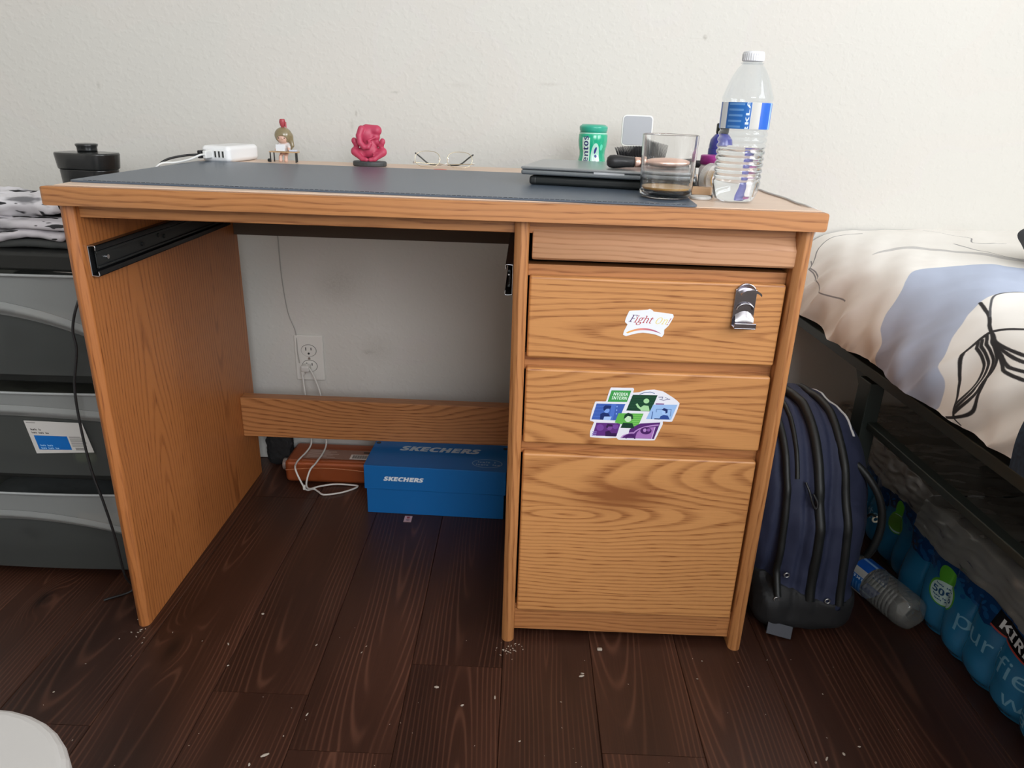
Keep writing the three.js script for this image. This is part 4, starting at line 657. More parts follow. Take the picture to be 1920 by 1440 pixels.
// ---------------------------------------------------------------- left: drawer cart, clothes
const frost = (r, g, b) => mat(r, g, b, 0.38, { transmission: 0.62, thickness: 0, ior: 1.4 });
const CX0 = -0.43, CX1 = -0.036, CZ = -0.122, CB = -0.50;
{
  const t = thing('drawer_cart', 'black-framed plastic cart with three translucent grey drawers, left of the desk', 'drawer cart');
  const bk = mat(0.010, 0.011, 0.010, 0.5), film = mat(0.36, 0.38, 0.37, 0.32, { transmission: 0.86, thickness: 0, ior: 1.4 });
  obj('cart_top', span(CX0, CX1, 0.592, 0.622, CB, CZ + 0.012, 0.006), bk, t);
  for (const [y0, y1] of [[0.392, 0.411], [0.205, 0.222], [0.012, 0.024]]) obj('shelf', span(CX0 + 0.004, CX1 - 0.004, y0, y1, CB, CZ - 0.016, 0.003), bk, t);
  for (const x of [CX0 + 0.002, CX1 - 0.010]) for (const z of [CB + 0.004, CZ - 0.034]) obj('post', span(x, x + 0.008, 0.0, 0.60, z, z + 0.014, 0.002), bk, t);
  const rows = [[0.413, 0.588], [0.224, 0.388], [0.026, 0.196]];
  rows.forEach(([y0, y1], i) => {
    const d = new THREE.Group(); d.name = numbered('drawer'); t.add(d);
    const w = CX1 - CX0 - 0.02, h = y1 - y0;
    const arcOf = (u) => (i === 1 ? 0.695 : 0.62) - 0.38 * (u - 0.42) ** 2 * [2.2, 0.5, 1.6][i];
    const surf = (u, v) => { const x = CX0 + 0.010 + w * u, y = y0 + h * v, k = smooth(arcOf(u) - 0.02, arcOf(u) + 0.10, v); return [x, y, CZ + 0.003 + 0.016 * k + 0.004 * smooth(0.97, 1, v) - 0.006 * (2 * u - 1) ** 2]; };
    obj('drawer_front', sheet((u, v) => surf(u, v * arcOf(u)), 48, 40), film, d, 'translucent drawer front');
    obj('finger_lip', sheet((u, v) => { const q = surf(u, mix(arcOf(u), arcOf(u) + 0.16, v)); q[2] += 0.0006; return q; }, 48, 12), mat(0.60, 0.62, 0.61, 0.34, { transmission: 0.52, thickness: 0 }), d, 'paler arched finger lip');
    obj('front_band', sheet((u, v) => surf(u, mix(arcOf(u) + 0.16, 1, v)), 48, 20), mat(0.56, 0.58, 0.57, 0.34, { transmission: 0.62, thickness: 0 }), d, 'translucent band above the finger lip');
    obj('front_rim', tube(Array.from({ length: 9 }, (_, q) => { const u = q / 8; return [CX0 + 0.010 + w * u, y1, CZ + 0.024 - 0.006 * (2 * u - 1) ** 2]; }), 0.0022, 40, 6), frost(0.75, 0.77, 0.77), d);
    obj('drawer_box', [span(CX0 + 0.012, CX1 - 0.012, y0, y0 + 0.003, CB + 0.01, CZ - 0.004, 0.0005), span(CX0 + 0.012, CX0 + 0.0145, y0, y1 - 0.02, CB + 0.01, CZ - 0.004, 0.0005), span(CX1 - 0.0145, CX1 - 0.012, y0, y1 - 0.02, CB + 0.01, CZ - 0.004, 0.0005)], film, d);
    if (i === 1) {
      const lt = canvasTex(1024, 560, (c, w2, h2) => {
        c.fillStyle = '#c9c6c2'; c.fillRect(0, 0, w2, h2); c.fillStyle = '#8a8884'; c.fillRect(30, 24, 160, 14);
        c.fillStyle = '#33312f'; smallPrint(c, 60, 165, 170, 38); smallPrint(c, 60, 215, 300, 32);
        c.fillStyle = '#0b66b5'; c.fillRect(75, 245, 585, 245); c.fillStyle = '#9cc6ea'; smallPrint(c, 120, 430, 230, 34); smallPrint(c, 120, 478, 320, 34);
        c.fillStyle = '#6a6865'; for (let i2 = 0; i2 < 9; i2++) c.fillRect(690, 250 + i2 * 21, 200 + (i2 * 53) % 90, 9); c.fillStyle = '#222'; let x = 730; for (let k = 0; k < 30; k++) { const q = 1 + (k * 7) % 4; c.fillRect(x, 448, q, 48); x += q + 3; }
      });
      const s = new THREE.Shape([[-0.205, 0.3285], [-0.104, 0.3275], [-0.0925, 0.272], [-0.1945, 0.266]].map((p) => new THREE.Vector2(...p)));
      const g = flat(new THREE.ExtrudeGeometry(s, { depth: 0.0006, bevelEnabled: false })); { const p = g.attributes.position; for (let k = 0; k < p.count; k++) { const v = (p.getY(k) - 0.269) / 0.059, sh = (0.328 - p.getY(k)) / 0.06 * 0.0105; g.attributes.uv.setXY(k, (p.getX(k) + 0.205 - sh) / 0.1015, clamp(v)); } }
      obj('sticker', at(g, 0, 0, CZ + 0.0035), new THREE.MeshPhysicalMaterial({ map: lt, roughness: 0.4 }), d, 'white and blue product sticker on the middle drawer');
    }
  });
}
function fold(name, label, lo, hi, m, sd, cat = 'clothing', amp = 1) {    // soft folded fabric: noise-warped rounded slab
  const c = lo.map((v, i) => (v + hi[i]) / 2), h = lo.map((v, i) => (hi[i] - v) / 2), pad = 0.014;
  const f = (x, y, z) => {
    const wx = 0.010 * amp * nz(x * 14 + sd, y * 20, z * 14), wy = 0.007 * amp * nz(x * 16, z * 16, sd) , wz = 0.010 * amp * nz(y * 24, x * 14, sd + 4);
    return sBox(x + wx, y + wy, z + wz, c, h, Math.min(h[1], 0.03)) + 0.0015 * amp * nz(x * 70, y * 70, z * 70 + sd);
  };
  const o = obj(name, sdf(f, lo.map((v) => v - pad), hi.map((v) => v + pad), 60), m); 
  const p = o.geometry.attributes.position, uv = o.geometry.attributes.uv; for (let i = 0; i < p.count; i++) uv.setXY(i, p.getX(i) / 0.3, (p.getY(i) * 2.2 - p.getZ(i)) / 0.3);
  return tag(o, label, cat);
}
{
  const tie = tex(512, 512, (u, v, c) => { const a = fbm(u * 5, v * 5, 3, 4), k = smooth(0.05, 0.3, a), d = smooth(0.20, 0.25, fbm(u * 9 + 4, v * 9, 8, 3)); c[0] = mix(mix(0.62, 0.16, k), 0.02, d); c[1] = mix(mix(0.60, 0.155, k), 0.02, d); c[2] = mix(mix(0.62, 0.165, k), 0.022, d); });
  const tie2 = tex(512, 512, (u, v, c) => { const d = smooth(0.14, 0.18, fbm(u * 7 + 2, v * 14, 5, 3)), k = smooth(0.0, 0.4, fbm(u * 4, v * 4, 9)); c[0] = mix(mix(0.56, 0.3, k), 0.03, d); c[1] = mix(mix(0.53, 0.29, k), 0.028, d); c[2] = mix(mix(0.55, 0.3, k), 0.03, d); });
  const tm = (m) => new THREE.MeshStandardMaterial({ map: m, roughness: 0.9 });
  fold('folded_shirt', 'white and grey tie-dyed shirt folded on top of the clothes pile', [-0.40, 0.668, -0.285], [-0.100, 0.700, -0.150], tm(tie), 3, 'clothing', 1.7);
  fold('folded_shirt', 'white shirt with black print, second from the top of the clothes pile', [-0.40, 0.653, -0.285], [-0.072, 0.666, -0.140], tm(tie2), 8, 'clothing', 1.5);
  fold('folded_shirt', 'pale shirt with dark edges, third from the top of the clothes pile', [-0.40, 0.638, -0.285], [-0.085, 0.651, -0.132], tm(tie2), 15, 'clothing', 1.5);
  fold('folded_garment', 'dark grey garment folded at the bottom of the clothes pile', [-0.41, 0.624, -0.30], [-0.062, 0.636, -0.136], mat(0.045, 0.047, 0.045, 0.9), 21, 'clothing', 0.7);
  fold('folded_garment', 'dark teal garment tucked behind the white shirts beside the desk', [-0.095, 0.640, -0.31], [-0.055, 0.695, -0.19], mat(0.018, 0.030, 0.036, 0.9), 27, 'clothing', 0.7);
  const t = thing('black_canister', 'black oval canister with a round knob cap, standing left of the desk top', 'canister', [-0.198, 0.621, -0.43], -0.12);
  const oval = (rx, rz, n = 48) => Array.from({ length: n }, (_, i) => { const a = i / n * 6.2832, c = Math.cos(a), s = Math.sin(a); return [Math.sign(c) * Math.abs(c) ** 0.62 * rx, Math.sign(s) * Math.abs(s) ** 0.75 * rz]; });
  const loft = (rows) => sheet((u, v) => { const k = v * (rows.length - 1), i = Math.min(rows.length - 2, Math.floor(k)), q = k - i, a = u * 6.2832, c = Math.cos(a), s = Math.sin(a), r = rows[i].map((e, m) => mix(e, rows[i + 1][m], q)); return [Math.sign(c) * Math.abs(c) ** 0.55 * r[0], r[2], Math.sign(s) * Math.abs(s) ** 0.8 * r[1]]; }, 64, (rows.length - 1) * 3);
  const bm = mat(0.012, 0.013, 0.013, 0.28, { clearcoat: 0.5 });
  obj('body', [loft([[0.0, 0.0, 0], [0.044, 0.028, 0], [0.046, 0.030, 0.004], [0.052, 0.034, 0.098], [0.050, 0.033, 0.101]])], bm, t);
  obj('lid', [loft([[0.053, 0.035, 0.100], [0.0545, 0.036, 0.102], [0.0575, 0.038, 0.127], [0.0565, 0.037, 0.130], [0.030, 0.02, 0.1315], [0.0, 0.0, 0.132]])], bm, t);
  obj('knob', at(lathe([[0, 0], [0.017, 0], [0.0175, 0.004], [0.0175, 0.008], [0.0195, 0.012], [0.0195, 0.0145], [0.0165, 0.0155], [0, 0.014]], 32), 0.002, 0.131, 0), bm, t);
}
fold('stored_clothes', 'dark grey clothes inside the top drawer of the cart', [-0.40, 0.418, -0.46], [-0.06, 0.515, -0.150], mat(0.045, 0.055, 0.055, 0.9), 31);
fold('cardboard_piece', 'small tan piece standing in the top drawer of the cart', [-0.20, 0.50, -0.152], [-0.105, 0.520, -0.140], mat(0.30, 0.25, 0.21, 0.8), 33, 'cardboard', 0.3);
fold('stored_bundle', 'dark olive bundle inside the middle drawer of the cart', [-0.39, 0.229, -0.44], [-0.06, 0.335, -0.155], mat(0.065, 0.066, 0.050, 0.9), 37, 'bundle');
fold('plastic_packet', 'pale green packet showing under the sticker of the middle drawer', [-0.150, 0.232, -0.150], [-0.100, 0.268, -0.135], mat(0.30, 0.33, 0.14, 0.6), 41, 'packet', 0.5);
fold('stored_cloth', 'grey cloth filling the bottom drawer of the cart', [-0.40, 0.031, -0.46], [-0.06, 0.125, -0.150], mat(0.075, 0.082, 0.082, 0.9), 45, 'cloth');
fold('paper_bag', 'beige paper bag lying at the top of the bottom drawer', [-0.170, 0.105, -0.152], [-0.06, 0.135, -0.138], mat(0.34, 0.28, 0.23, 0.8), 47, 'bag', 0.6);
// white seat in the near left corner
{
  const t = thing('white_stool', 'white stool with a rounded seat corner at the bottom left of the picture', 'stool', [0.139, 0, 0.812]);
  const rr = (w, d, r) => { const p = []; for (const [sx, sz, a0] of [[1, 1, 0], [-1, 1, 90], [-1, -1, 180], [1, -1, 270]]) for (let i = 0; i <= 10; i++) { const a = (a0 + i * 9) * Math.PI / 180; p.push([sx * (w - r) + Math.cos(a) * r, sz * (d - r) + Math.sin(a) * r]); } return p; };
  const g = extr(rr(0.222, 0.222, 0.10), 0.022, 0.008, 4); g.rotateX(-Math.PI / 2); obj('seat', at(g, 0, 0.400, 0), mat(0.47, 0.45, 0.43, 0.5), t);
  for (const [sx, sz] of [[1, 1], [-1, 1], [-1, -1], [1, -1]]) { const l = cyl(0.016, 0.012, 0.41, 20); obj('leg', at(l, sx * 0.13, 0.205, sz * 0.13), mat(0.6, 0.58, 0.55, 0.45), t); }
}

// ---------------------------------------------------------------- right: bed
const BT = Math.atan(0.035), BO = V(1.25, 0, -0.52), BX = V(Math.cos(BT), 0, -Math.sin(BT)), BZ = V(Math.sin(BT), 0, Math.cos(BT));
const bedP = (x, y, w) => { const p = BO.clone().addScaledVector(BX, x).addScaledVector(BZ, w); return [p.x, y, p.z]; };
{
  const t = thing('bed_frame', 'black steel bed frame under the patterned duvet', 'bed frame', [BO.x, 0, BO.z], BT);
  const st = mat(0.028, 0.036, 0.032, 0.42, { metalness: 0.2 });
  const W0 = -0.12, W1 = 1.75, XW = 0.98;
  for (const x of [0.004, XW - 0.03]) obj('side_rail', [span(x, x + 0.028, 0.428, 0.447, W0, W1, 0.002)], st, t);
  for (const w of [W0, W1 - 0.03]) obj('end_rail', span(0.004, XW, 0.42, 0.45, w, w + 0.03, 0.002), st, t);
  for (const w of [0.27, 1.35]) for (const x of [0.006, XW - 0.036]) obj('leg', [span(x, x + 0.028, 0, 0.42, w, w + 0.042, 0.002), extr([[0, 0], [0.0, -0.055], [-0.045, 0]], 0.004).rotateY(-Math.PI / 2).translate(x + 0.018, 0.42, w)], st, t);
  obj('lower_rail', span(0.016, 0.036, 0.332, 0.3455, 0.27, W1, 0.002), st, t);
  for (let i = 0; i < 12; i++) obj('slat', span(0.02, XW - 0.02, 0.433, 0.446, W0 + 0.05 + i * 0.15, W0 + 0.10 + i * 0.15, 0.002), st, t);
  const m = rbox(0.93, 0.14, 1.86, 0.035, 4); tag(shade(obj('mattress', (() => { const g = at(m, 0.525, 0.53, 0.82); g.rotateY(BT); return at(g, BO.x, 0, BO.z); })(), mat(0.6, 0.58, 0.55, 0.9))), 'white mattress under the patterned duvet', 'mattress');
}
const PROF = [[0, 0.452], [-0.008, 0.50], [0.012, 0.56], [0.05, 0.603], [0.11, 0.622], [0.3, 0.63], [0.98, 0.63]];
const PL = [0]; for (let i = 1; i < PROF.length; i++) PL.push(PL[i - 1] + Math.hypot(PROF[i][0] - PROF[i - 1][0], PROF[i][1] - PROF[i - 1][1]));
const profCurve = (t) => { const i = clamp(PL.findIndex((l) => l > t) - 1, 0, PROF.length - 2), k = PL.findIndex((l) => l > t) < 0 ? 1 : (t - PL[i]) / (PL[i + 1] - PL[i]), j = PL.findIndex((l) => l > t) < 0 ? PROF.length - 2 : i; return [mix(PROF[j][0], PROF[j + 1][0], k), mix(PROF[j][1], PROF[j + 1][1], k)]; };
const profS = (t) => { let x = 0, y = 0; for (let i = -3; i <= 3; i++) { const q = profCurve(clamp(t + i * 0.009, 0, 1.1)); x += q[0] / 7; y += q[1] / 7; } return [x, y]; };
{
  const S0 = -0.125, S1 = 1.75, T1 = 1.09;
  const print = canvasTex(2048, 1240, (c, w, h) => {
    const X = (s) => (s - S0) / (S1 - S0) * w, Y = (t) => h - t / T1 * h;
    c.fillStyle = '#f6f2ec'; c.fillRect(0, 0, w, h);
    const path = (p, close) => { c.beginPath(); (close ? new THREE.CatmullRomCurve3(p.map((q) => V(q[0], q[1], 0)), true, 'centripetal').getPoints(160).map((q) => [q.x, q.y]) : p).forEach((q, i) => (i ? c.lineTo(X(q[0]), Y(q[1])) : c.moveTo(X(q[0]), Y(q[1])))); if (close) c.closePath(); };
    const curve = (p, col, lw) => { c.strokeStyle = col; c.lineWidth = lw; c.lineCap = 'round'; const k = new THREE.CatmullRomCurve3(p.map((q) => V(q[0], q[1], 0))).getPoints(40).map((q) => [q.x, q.y]); path(k); c.stroke(); };
    c.fillStyle = '#b9c3d9'; path([[0.245, 0.199], [0.293, 0.148], [0.312, 0.116], [0.327, 0.083], [0.343, 0.052], [0.338, 0.0], [0.53, 0.0], [0.531, 0.048], [0.514, 0.074], [0.496, 0.116], [0.47, 0.16], [0.452, 0.191], [0.444, 0.22], [0.44, 0.255], [0.435, 0.33], [0.42, 0.5], [0.36, 0.62], [0.31, 0.52], [0.295, 0.4], [0.28, 0.345], [0.262, 0.322], [0.252, 0.25]], true); c.fill();
    c.fillStyle = '#cdcac8'; path([[0.10, 0.19], [0.108, 0.25], [0.14, 0.316], [0.2, 0.36], [0.25, 0.40], [0.3, 0.5], [0.26, 0.5], [0.2, 0.40], [0.13, 0.35], [0.09, 0.27]], true); c.fill();
    c.fillStyle = '#c3cbdc'; path([[0.9, 0], [1.15, 0], [1.12, 0.3], [0.95, 0.45], [0.86, 0.2]], true); c.fill();
    const ink = '#2c2a2b', lw = 5.5;
    curve([[0.536, 0.145], [0.533, 0.126], [0.535, 0.097], [0.545, 0.072], [0.569, 0.038], [0.574, 0.015]], ink, lw); curve([[0.574, 0.015], [0.604, 0.041], [0.605, 0.074], [0.593, 0.104], [0.567, 0.128], [0.536, 0.145]], ink, lw);
    curve([[0.536, 0.124], [0.572, 0.098], [0.586, 0.071], [0.571, 0.037]], ink, lw); curve([[0.538, 0.129], [0.579, 0.101], [0.593, 0.071], [0.573, 0.030]], ink, lw); curve([[0.537, 0.137], [0.585, 0.106], [0.601, 0.070], [0.574, 0.024]], ink, lw);
    curve([[0.536, 0.145], [0.551, 0.161], [0.567, 0.172], [0.60, 0.19]], ink, lw); curve([[0.538, 0.144], [0.57, 0.135], [0.612, 0.137], [0.66, 0.15]], ink, lw); curve([[0.545, 0.141], [0.583, 0.129], [0.622, 0.130], [0.67, 0.14]], ink, lw); curve([[0.561, 0.132], [0.605, 0.117], [0.635, 0.119], [0.68, 0.13]], ink, lw); curve([[0.576, 0.122], [0.616, 0.110], [0.646, 0.110], [0.69, 0.12]], ink, lw);
    curve([[0.536, 0.145], [0.498, 0.168], [0.459, 0.180]], ink, lw); curve([[0.504, 0.166], [0.45, 0.207], [0.444, 0.23], [0.443, 0.26], [0.45, 0.33]], '#5a5a5e', 3.5); curve([[0.574, 0.015], [0.56, 0.003]], ink, lw); curve([[0.574, 0.015], [0.583, 0.004]], ink, 3.5);
    curve([[0.02, 0.09], [-0.026, 0.111], [-0.058, 0.145], [-0.085, 0.19], [-0.09, 0.26]], '#8d8b8c', 3); curve([[-0.05, 0.12], [0.015, 0.098], [0.064, 0.078], [0.153, 0.080]], '#8d8b8c', 3); curve([[-0.1, 0.4], [-0.02, 0.45], [0.05, 0.42], [0.03, 0.5]], '#9a9899', 3); curve([[0.05, 0.38], [0.136, 0.385], [0.229, 0.40]], '#a09e9f', 4); curve([[0.0, 0.55], [0.1, 0.52], [0.15, 0.6]], '#9a9899', 3);
  });
  const g = sheet((u, v) => {
    const s = S0 + (S1 - S0) * u, t = T1 * v, [px, py] = profS(t), side = smooth(0.20, 0.05, t);
    const hang = 0.010 * nz(s * 7, 1.3) + 0.006 * nz(s * 19, 2.2);
    const r = nz(s * 15 + t * 6, t * 2.5, 4), rd = nz(s * 13 - t * 9 + 0.6 * nz(s * 5, 8), t * 2, 4), am = clamp(0.5 + 1.3 * nz(s * 4.5, t * 3, 11)), fw = side * (0.011 * r + 0.010 * am * (1 - Math.abs(rd) * 3.2) + 0.006 * (1 - am) * (1 - Math.abs(nz(s * 25 - t * 19, t * 2, 17)) * 3) + 0.0025 * nz(s * 44 - t * 26, t * 3, 7));
    const up = (1 - side) * (0.008 * fbm(s * 5 + t * 3, t * 6 - s * 4, 2) + 0.005 * nz(s * 9 + t * 14, t * 3, 9));
    return bedP(px - fw - 0.004 * side + 0.0, py + up + hang * smooth(0.1, 0, t) + (t < 0.02 ? -0.0 : 0), s);
  }, 300, 150, true);
  const m = new THREE.MeshStandardMaterial({ map: print, roughness: 0.92, side: THREE.DoubleSide });
  tag(obj('duvet', g, m), 'white duvet with pale blue patches and black leaf line drawings on the bed', 'duvet');
  const jm = tex(256, 256, (u, v, c) => { const k = 0.8 + 0.5 * nz(u * 90, v * 90) + 0.3 * fbm(u * 6, v * 6); c[0] = 0.022 * k; c[1] = 0.038 * k; c[2] = 0.062 * k; });
  tag(obj('navy_trousers', sheet((u, v) => { const s = 0.688 + 0.3 * u + 0.045 * (0.5 - v) * (1 - u) - 0.02 * (v > 0.5 ? 1 : 0) * (v - 0.5), t = 0.02 + 0.42 * v, [px, py] = profS(Math.max(0, t)); const f = 0.008 + 0.006 * nz(s * 22 + t * 5, t * 4, 12), sd = smooth(0.2, 0.06, t); return bedP(px - f * sd - 0.013 * sd, py + 0.012 * (1 - sd) + f * (1 - sd) - (v === 0 ? 0.01 : 0), s); }, 40, 60, true), new THREE.MeshStandardMaterial({ map: jm, roughness: 0.9, side: THREE.DoubleSide })), 'navy blue trousers hanging over the side of the bed at the right edge', 'trousers');
  const pf = (x, y, z) => sEll(x, y, z, [0, 0.0, 0], [0.115, 0.042, 0.085]) + 0.006 * nz(x * 18, y * 18, z * 18);
  const pg = sdf(pf, [-0.14, -0.06, -0.11], [0.14, 0.06, 0.11], 44); tag(obj('dark_cushion', at(pg, 1.605, 0.672, -0.245), mat(0.055, 0.06, 0.07, 0.9)), 'dark grey rounded cushion on the bed at the right edge of the picture', 'cushion');
}

// ---------------------------------------------------------------- under the bed: water packs, loose bottle, dark bag
const PX = 1.418;
const packFilm = (seedN, text) => canvasTex(1400, 560, (c, w, h) => {
  const g = c.createLinearGradient(0, 0, 0, h); g.addColorStop(0, '#194c78'); g.addColorStop(0.3, '#22668f'); g.addColorStop(1, '#276f99'); c.fillStyle = g; c.fillRect(0, 0, w, h);
  c.fillStyle = '#10345f'; c.beginPath(); c.moveTo(0, 0); for (let i = 0; i <= 28; i++) c.lineTo(i * 50, 105 + 42 * Math.sin(i * 0.62 + seedN) + 14 * Math.sin(i * 2.3)); c.lineTo(w, 0); c.fill();
  c.fillStyle = '#1a4c80'; for (let i = 0; i < 60; i++) { c.beginPath(); c.ellipse((i * 197 + seedN * 50) % w, 40 + (i * 61) % 90, 10 + (i * 13) % 20, 8 + (i * 7) % 12, i, 0, 7); c.fill(); }
  text(c, w, h);
});
const badge = (c, x, y, s) => { c.save(); c.translate(x, y); c.scale(s, s); c.fillStyle = '#4f9a2e'; c.beginPath(); c.ellipse(-8, -120, 46, 74, -0.35, 0, 7); c.fill(); c.beginPath(); c.ellipse(0, 0, 86, 96, 0, 0, 7); c.fill(); c.fillStyle = '#b9d4d2'; c.beginPath(); c.ellipse(0, 4, 76, 84, 0, 0, 7); c.fill(); c.fillStyle = '#27507a'; smallPrint(c, -50, -38, 100, 15); c.font = 'bold 66px sans-serif'; c.fillText('50%', -66, 24); smallPrint(c, -50, 46, 100, 14); smallPrint(c, -36, 66, 74, 13); c.restore(); };
const film1 = packFilm(0.4, (c, w, h) => { badge(c, 330, 215, 1.0); c.fillStyle = '#6fa3bf'; c.font = '150px sans-serif'; c.fillText('purified', 450, 310); c.font = '120px sans-serif'; c.fillText('water', 800, 460); c.save(); c.translate(640, 6); c.rotate(0.12); c.fillStyle = '#0d1016'; c.fillRect(0, 0, 560, 120); c.fillStyle = '#a04038'; c.fillRect(0, 112, 560, 12); c.fillStyle = '#d5dade'; c.font = 'bold 92px sans-serif'; c.fillText('KIRKLAND', 26, 92); c.restore(); });
const film2 = packFilm(2.1, (c, w, h) => { c.fillStyle = '#7fb0d2'; c.font = '140px sans-serif'; c.fillText('purified water', 150, 330); badge(c, 1180, 190, 0.9); c.fillStyle = '#5f8f3a'; c.beginPath(); c.ellipse(1180, 190, 80, 66, 0, 0, 7); c.fill(); });
function waterPack(label, z0, z1, x, film, turn) {
  const t = thing('water_pack', label, 'water pack', [x, 0, (z0 + z1) / 2], turn), L = z1 - z0, n = Math.round(L / 0.066);
  const bulge = (z, y) => { const k = Math.abs(Math.sin((z / L + 0.5) * n * Math.PI)); return -0.017 * k ** 0.6 * smooth(0.19, 0.03, y) - 0.006 * smooth(0, 0.04, y) + 0.005 * nz(z * 22, y * 22, x); };
  const lower = sheet((u, v) => { const z = (u - 0.5) * L, top = 0.150 + 0.012 * nz(z * 8, 3), y = 0.002 + top * v, k = smooth(0.022, 0, y) * 0.012; return [bulge(z, y) + k, y, z]; }, 160, 40);
  obj('printed_film', lower, new THREE.MeshPhysicalMaterial({ map: film, roughness: 0.22, side: THREE.DoubleSide, clearcoat: 0.4 }), t, 'blue printed shrink film');
  const upper = sheet((u, v) => { const z = (u - 0.5) * L, y0 = 0.150 + 0.012 * nz(z * 8, 3), a = v * 1.6, up = Math.min(1, a), over = Math.max(0, a - 1); const y = mix(y0, 0.212 + 0.006 * nz(z * 20, 7), up); return [bulge(z, y) + 0.010 * up * up + over * 0.36 + 0.004 * nz(z * 30, v * 9, 2), y + 0.005 * nz(z * 36, v * 14, 5) * (0.3 + v), z]; }, 160, 36);
  obj('clear_film', upper, mat(0.42, 0.43, 0.41, 0.20, { transmission: 0.62, thickness: 0, ior: 1.5, side: THREE.DoubleSide, clearcoat: 0.6, clearcoatRoughness: 0.1 }), t, 'clear wrinkled shrink film');
  return { t, n, L };
}
const packs = [waterPack('blue shrink-wrapped pack of water bottles nearest the viewer, with a 50% badge', -0.185, 0.345, PX, film1, 0.07), waterPack('blue shrink-wrapped pack of water bottles behind the backpack, farther back', -0.63, -0.20, PX + 0.005, film2, 0.0)];
let bottleProto = null;
packs.forEach(({ t, n, L }, q) => { for (let i = 0; i < n; i++) for (let j = 0; j < 2; j++) {
  const lz = ((i + 0.5) / n - 0.5) * L, lx = 0.034 + j * 0.068; t.updateMatrixWorld(); const p = V(lx, 0, lz).applyMatrix4(t.matrixWorld);
  const row = j ? 'second row' : 'front row', which = q ? 'farther' : 'nearer', label = `capped water bottle in the ${row} of the ${which} shrink-wrapped pack`, group = `bottles in the ${row} of the ${which} water pack`;
  let b; if (!bottleProto) b = bottleProto = makeBottle(label, [0, 0, 0], group); else { b = bottleProto.clone(); b.name = numbered('water_bottle'); scene.add(b); b.userData = { label, category: 'bottle', group }; }
  b.scale.set(0.93, 1, 0.93); b.position.set(p.x, 0.001, p.z); b.rotation.y = i * 1.7 + j;
} });
{
  const b = bottleProto.clone(); b.name = numbered('water_bottle'); scene.add(b); b.userData = { label: 'empty clear plastic bottle lying on the floor beside the backpack', category: 'bottle' };
  const ax = V(1.340 - 1.3865, 0.004, -0.262 + 0.075); const dir = V(-0.062, 0.0, -0.187).normalize();
  b.quaternion.setFromUnitVectors(V(0, 1, 0), dir); b.rotateY(1.2); b.position.set(1.3640, 0.0350, -0.064); b.children[0].material = mat(0.74, 0.75, 0.73, 0.08, { transmission: 0.86, thickness: 0, clearcoat: 1, clearcoatRoughness: 0.05 }); b.scale.setScalar(1.0); void ax;
}
{
  const f = (x, y, z) => sBox(x, y, z, [0, 0.15, 0], [0.10, 0.15, 0.42], 0.08) + 0.016 * nz(x * 9, y * 9, z * 9) + 0.005 * nz(x * 30, y * 30, z * 30);
  tag(obj('storage_bag', at(sdf(f, [-0.14, -0.01, -0.47], [0.14, 0.34, 0.47], 64), 1.765, 0.006, -0.08), mat(0.010, 0.020, 0.022, 0.3)), 'large dark plastic bag lying under the bed behind the water packs', 'bag');
}
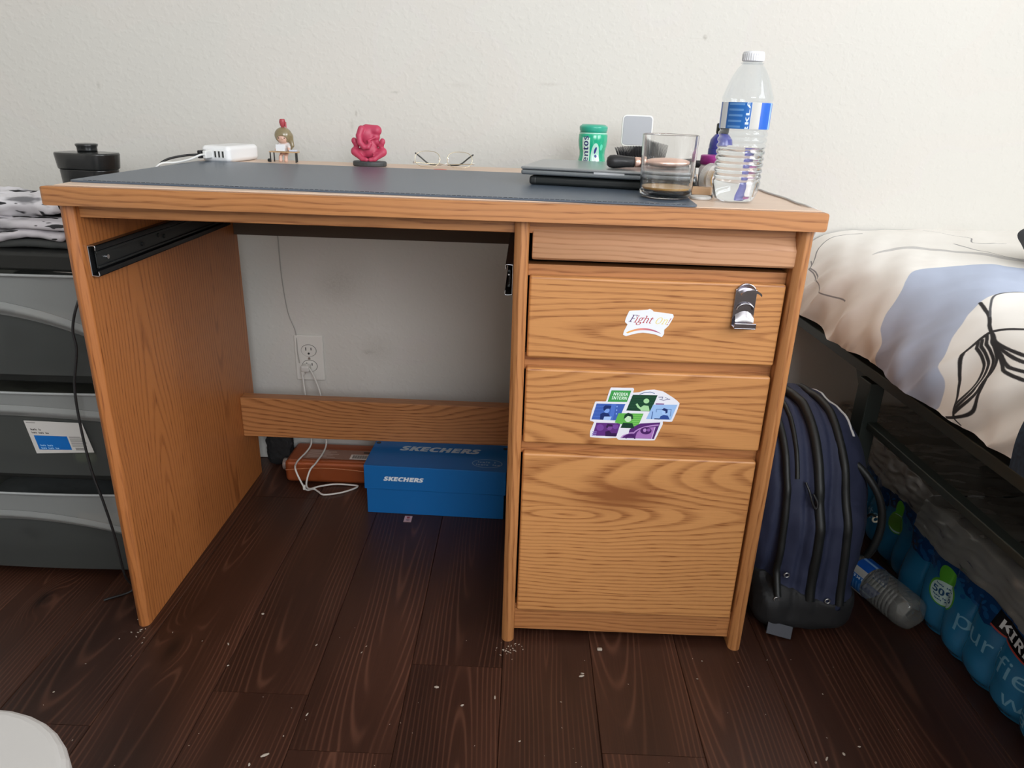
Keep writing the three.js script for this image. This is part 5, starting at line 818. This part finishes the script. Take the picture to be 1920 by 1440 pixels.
// backpack leaning between desk and bed
{
  const t = thing('backpack', 'navy blue backpack with black zips and white piping between desk and bed', 'backpack');
  const C = [1.168, 0.185, -0.222];
  const f = (x, y, z) => {
    const tp = smooth(0.16, 0.40, y), cx = C[0] - 0.008 * tp, hz = 0.162 - 0.045 * tp * tp, hx = 0.106 - 0.018 * tp - 0.024 * smooth(0.18, 0.03, y);
    let d = sBox(x, y, z, [cx, 0.196, C[2] - 0.012 * tp], [hx, 0.192, hz], 0.085);
    d = smin(d, sBox(x, y, z, [1.180, 0.145, -0.090], [0.060, 0.100, 0.042], 0.036), 0.02);              // bulging front pocket
    d = smin(d, sBox(x, y, z, [1.163, 0.046, -0.205], [0.086, 0.043, 0.160], 0.032), 0.02);
    for (const gx of [1.098, 1.136, 1.176]) d += 0.0065 * Math.exp(-(((x - gx) / 0.006) ** 2)) * smooth(0.04, 0.10, y);
    return d + 0.006 * nz(x * 16, y * 10, z * 16) * smooth(0.4, 0.2, y) + 0.003 * nz(x * 40, y * 26, z * 40);
  };
  obj('bag_body', sdf(f, [1.04, -0.005, -0.42], [1.295, 0.41, -0.03], 88), mat(0.017, 0.022, 0.055, 0.75), t);
  obj('shaded_bag_base', sdf((x, y, z) => Math.max(f(x, y, z) - 0.003, y - 0.085 - 0.012 * Math.sin(x * 30)), [1.03, -0.008, -0.42], [1.30, 0.12, -0.025], 60), mat(0.010, 0.010, 0.011, 0.7), t, 'black fabric base with the shade low on the bag put into its colour');  // black base, made taller so its colour carries the shade low down
  const arch = (x, a0, a1, out, cy = 0.2, cz = -0.25, slip = 0) => { const p = []; for (let i = 0; i <= 26; i++) { const a = mix(a0, a1, i / 26), xx = x + slip * i / 26; let r = 0.5; for (let k = 0; k < 90; k++) { const y = cy + Math.sin(a) * r, z = cz + Math.cos(a) * r, d = f(xx, y, z); if (d < 0.0005) break; r -= Math.max(0.0008, d * 0.6); } p.push([xx, cy + Math.sin(a) * (r + out), cz + Math.cos(a) * (r + out)]); } return p; };
  const zip = mat(0.008, 0.009, 0.009, 0.5);
  for (const [x, r, slip] of [[1.098, 0.0066, 0.010], [1.136, 0.0085, 0.026], [1.172, 0.0075, 0.040]]) obj('zip', tube(arch(x, 2.2, -0.55, 0.000, 0.2, -0.25, slip), r, 90, 8), zip, t);
  obj('zip', tube(arch(1.118, 2.0, 0.5, 0.0, 0.2, -0.25, 0.0), 0.004, 60, 8), zip, t);
  obj('piping', tube(arch(1.205, 2.05, 0.95, 0.001, 0.2, -0.25, 0.022), 0.0022, 60, 6), mat(0.62, 0.62, 0.62, 0.5), t, 'white piping along the top seam');
  obj('strap', [tube([[1.206, 0.318, -0.130], [1.234, 0.300, -0.105], [1.260, 0.262, -0.085], [1.272, 0.215, -0.080], [1.268, 0.165, -0.080], [1.262, 0.145, -0.084]], 0.0066, 60, 8)], zip, t);
  obj('zip_pull', [tube([[1.128, 0.290, -0.075], [1.134, 0.276, -0.066], [1.140, 0.258, -0.060], [1.146, 0.250, -0.058], [1.148, 0.258, -0.059], [1.140, 0.274, -0.065]], 0.0022, 30, 6)], mat(0.03, 0.03, 0.032, 0.35, { metalness: 0.5 }), t);
  for (const p of [[1.118, 0.120, -0.054], [1.105, 0.075, -0.046], [1.190, 0.080, -0.040]]) obj('zip_slider', at(new THREE.TorusGeometry(0.0042, 0.0013, 8, 18), ...p), metal(0.5, 0.5, 0.5, 0.35), t);
  const tab = rbox(0.044, 0.022, 0.003, 0.001); tab.rotateZ(-0.22); tab.rotateX(-0.5); obj('strap_tab', at(tab, 1.118, 0.0150, -0.040), mat(0.06, 0.062, 0.075, 0.7), t, 'grey webbing tab near the floor');
  const ln = thing('keyring_loop', 'tiny ivory ring on a black cord at the right side of the backpack', 'ring', [1.296, 0.185, -0.142]);
  obj('ring', new THREE.TorusGeometry(0.0055, 0.0017, 8, 20), mat(0.6, 0.55, 0.42, 0.4), ln);
  obj('cord', tube([[-0.03, 0.015, 0.02], [-0.012, 0.012, 0.004], [-0.002, 0.006, 0]], 0.0025, 20, 6), zip, ln);
}

scene.traverse((o) => { if (o.isLight && o.shadow) o.castShadow = true; });
renderer.render(scene, camera);
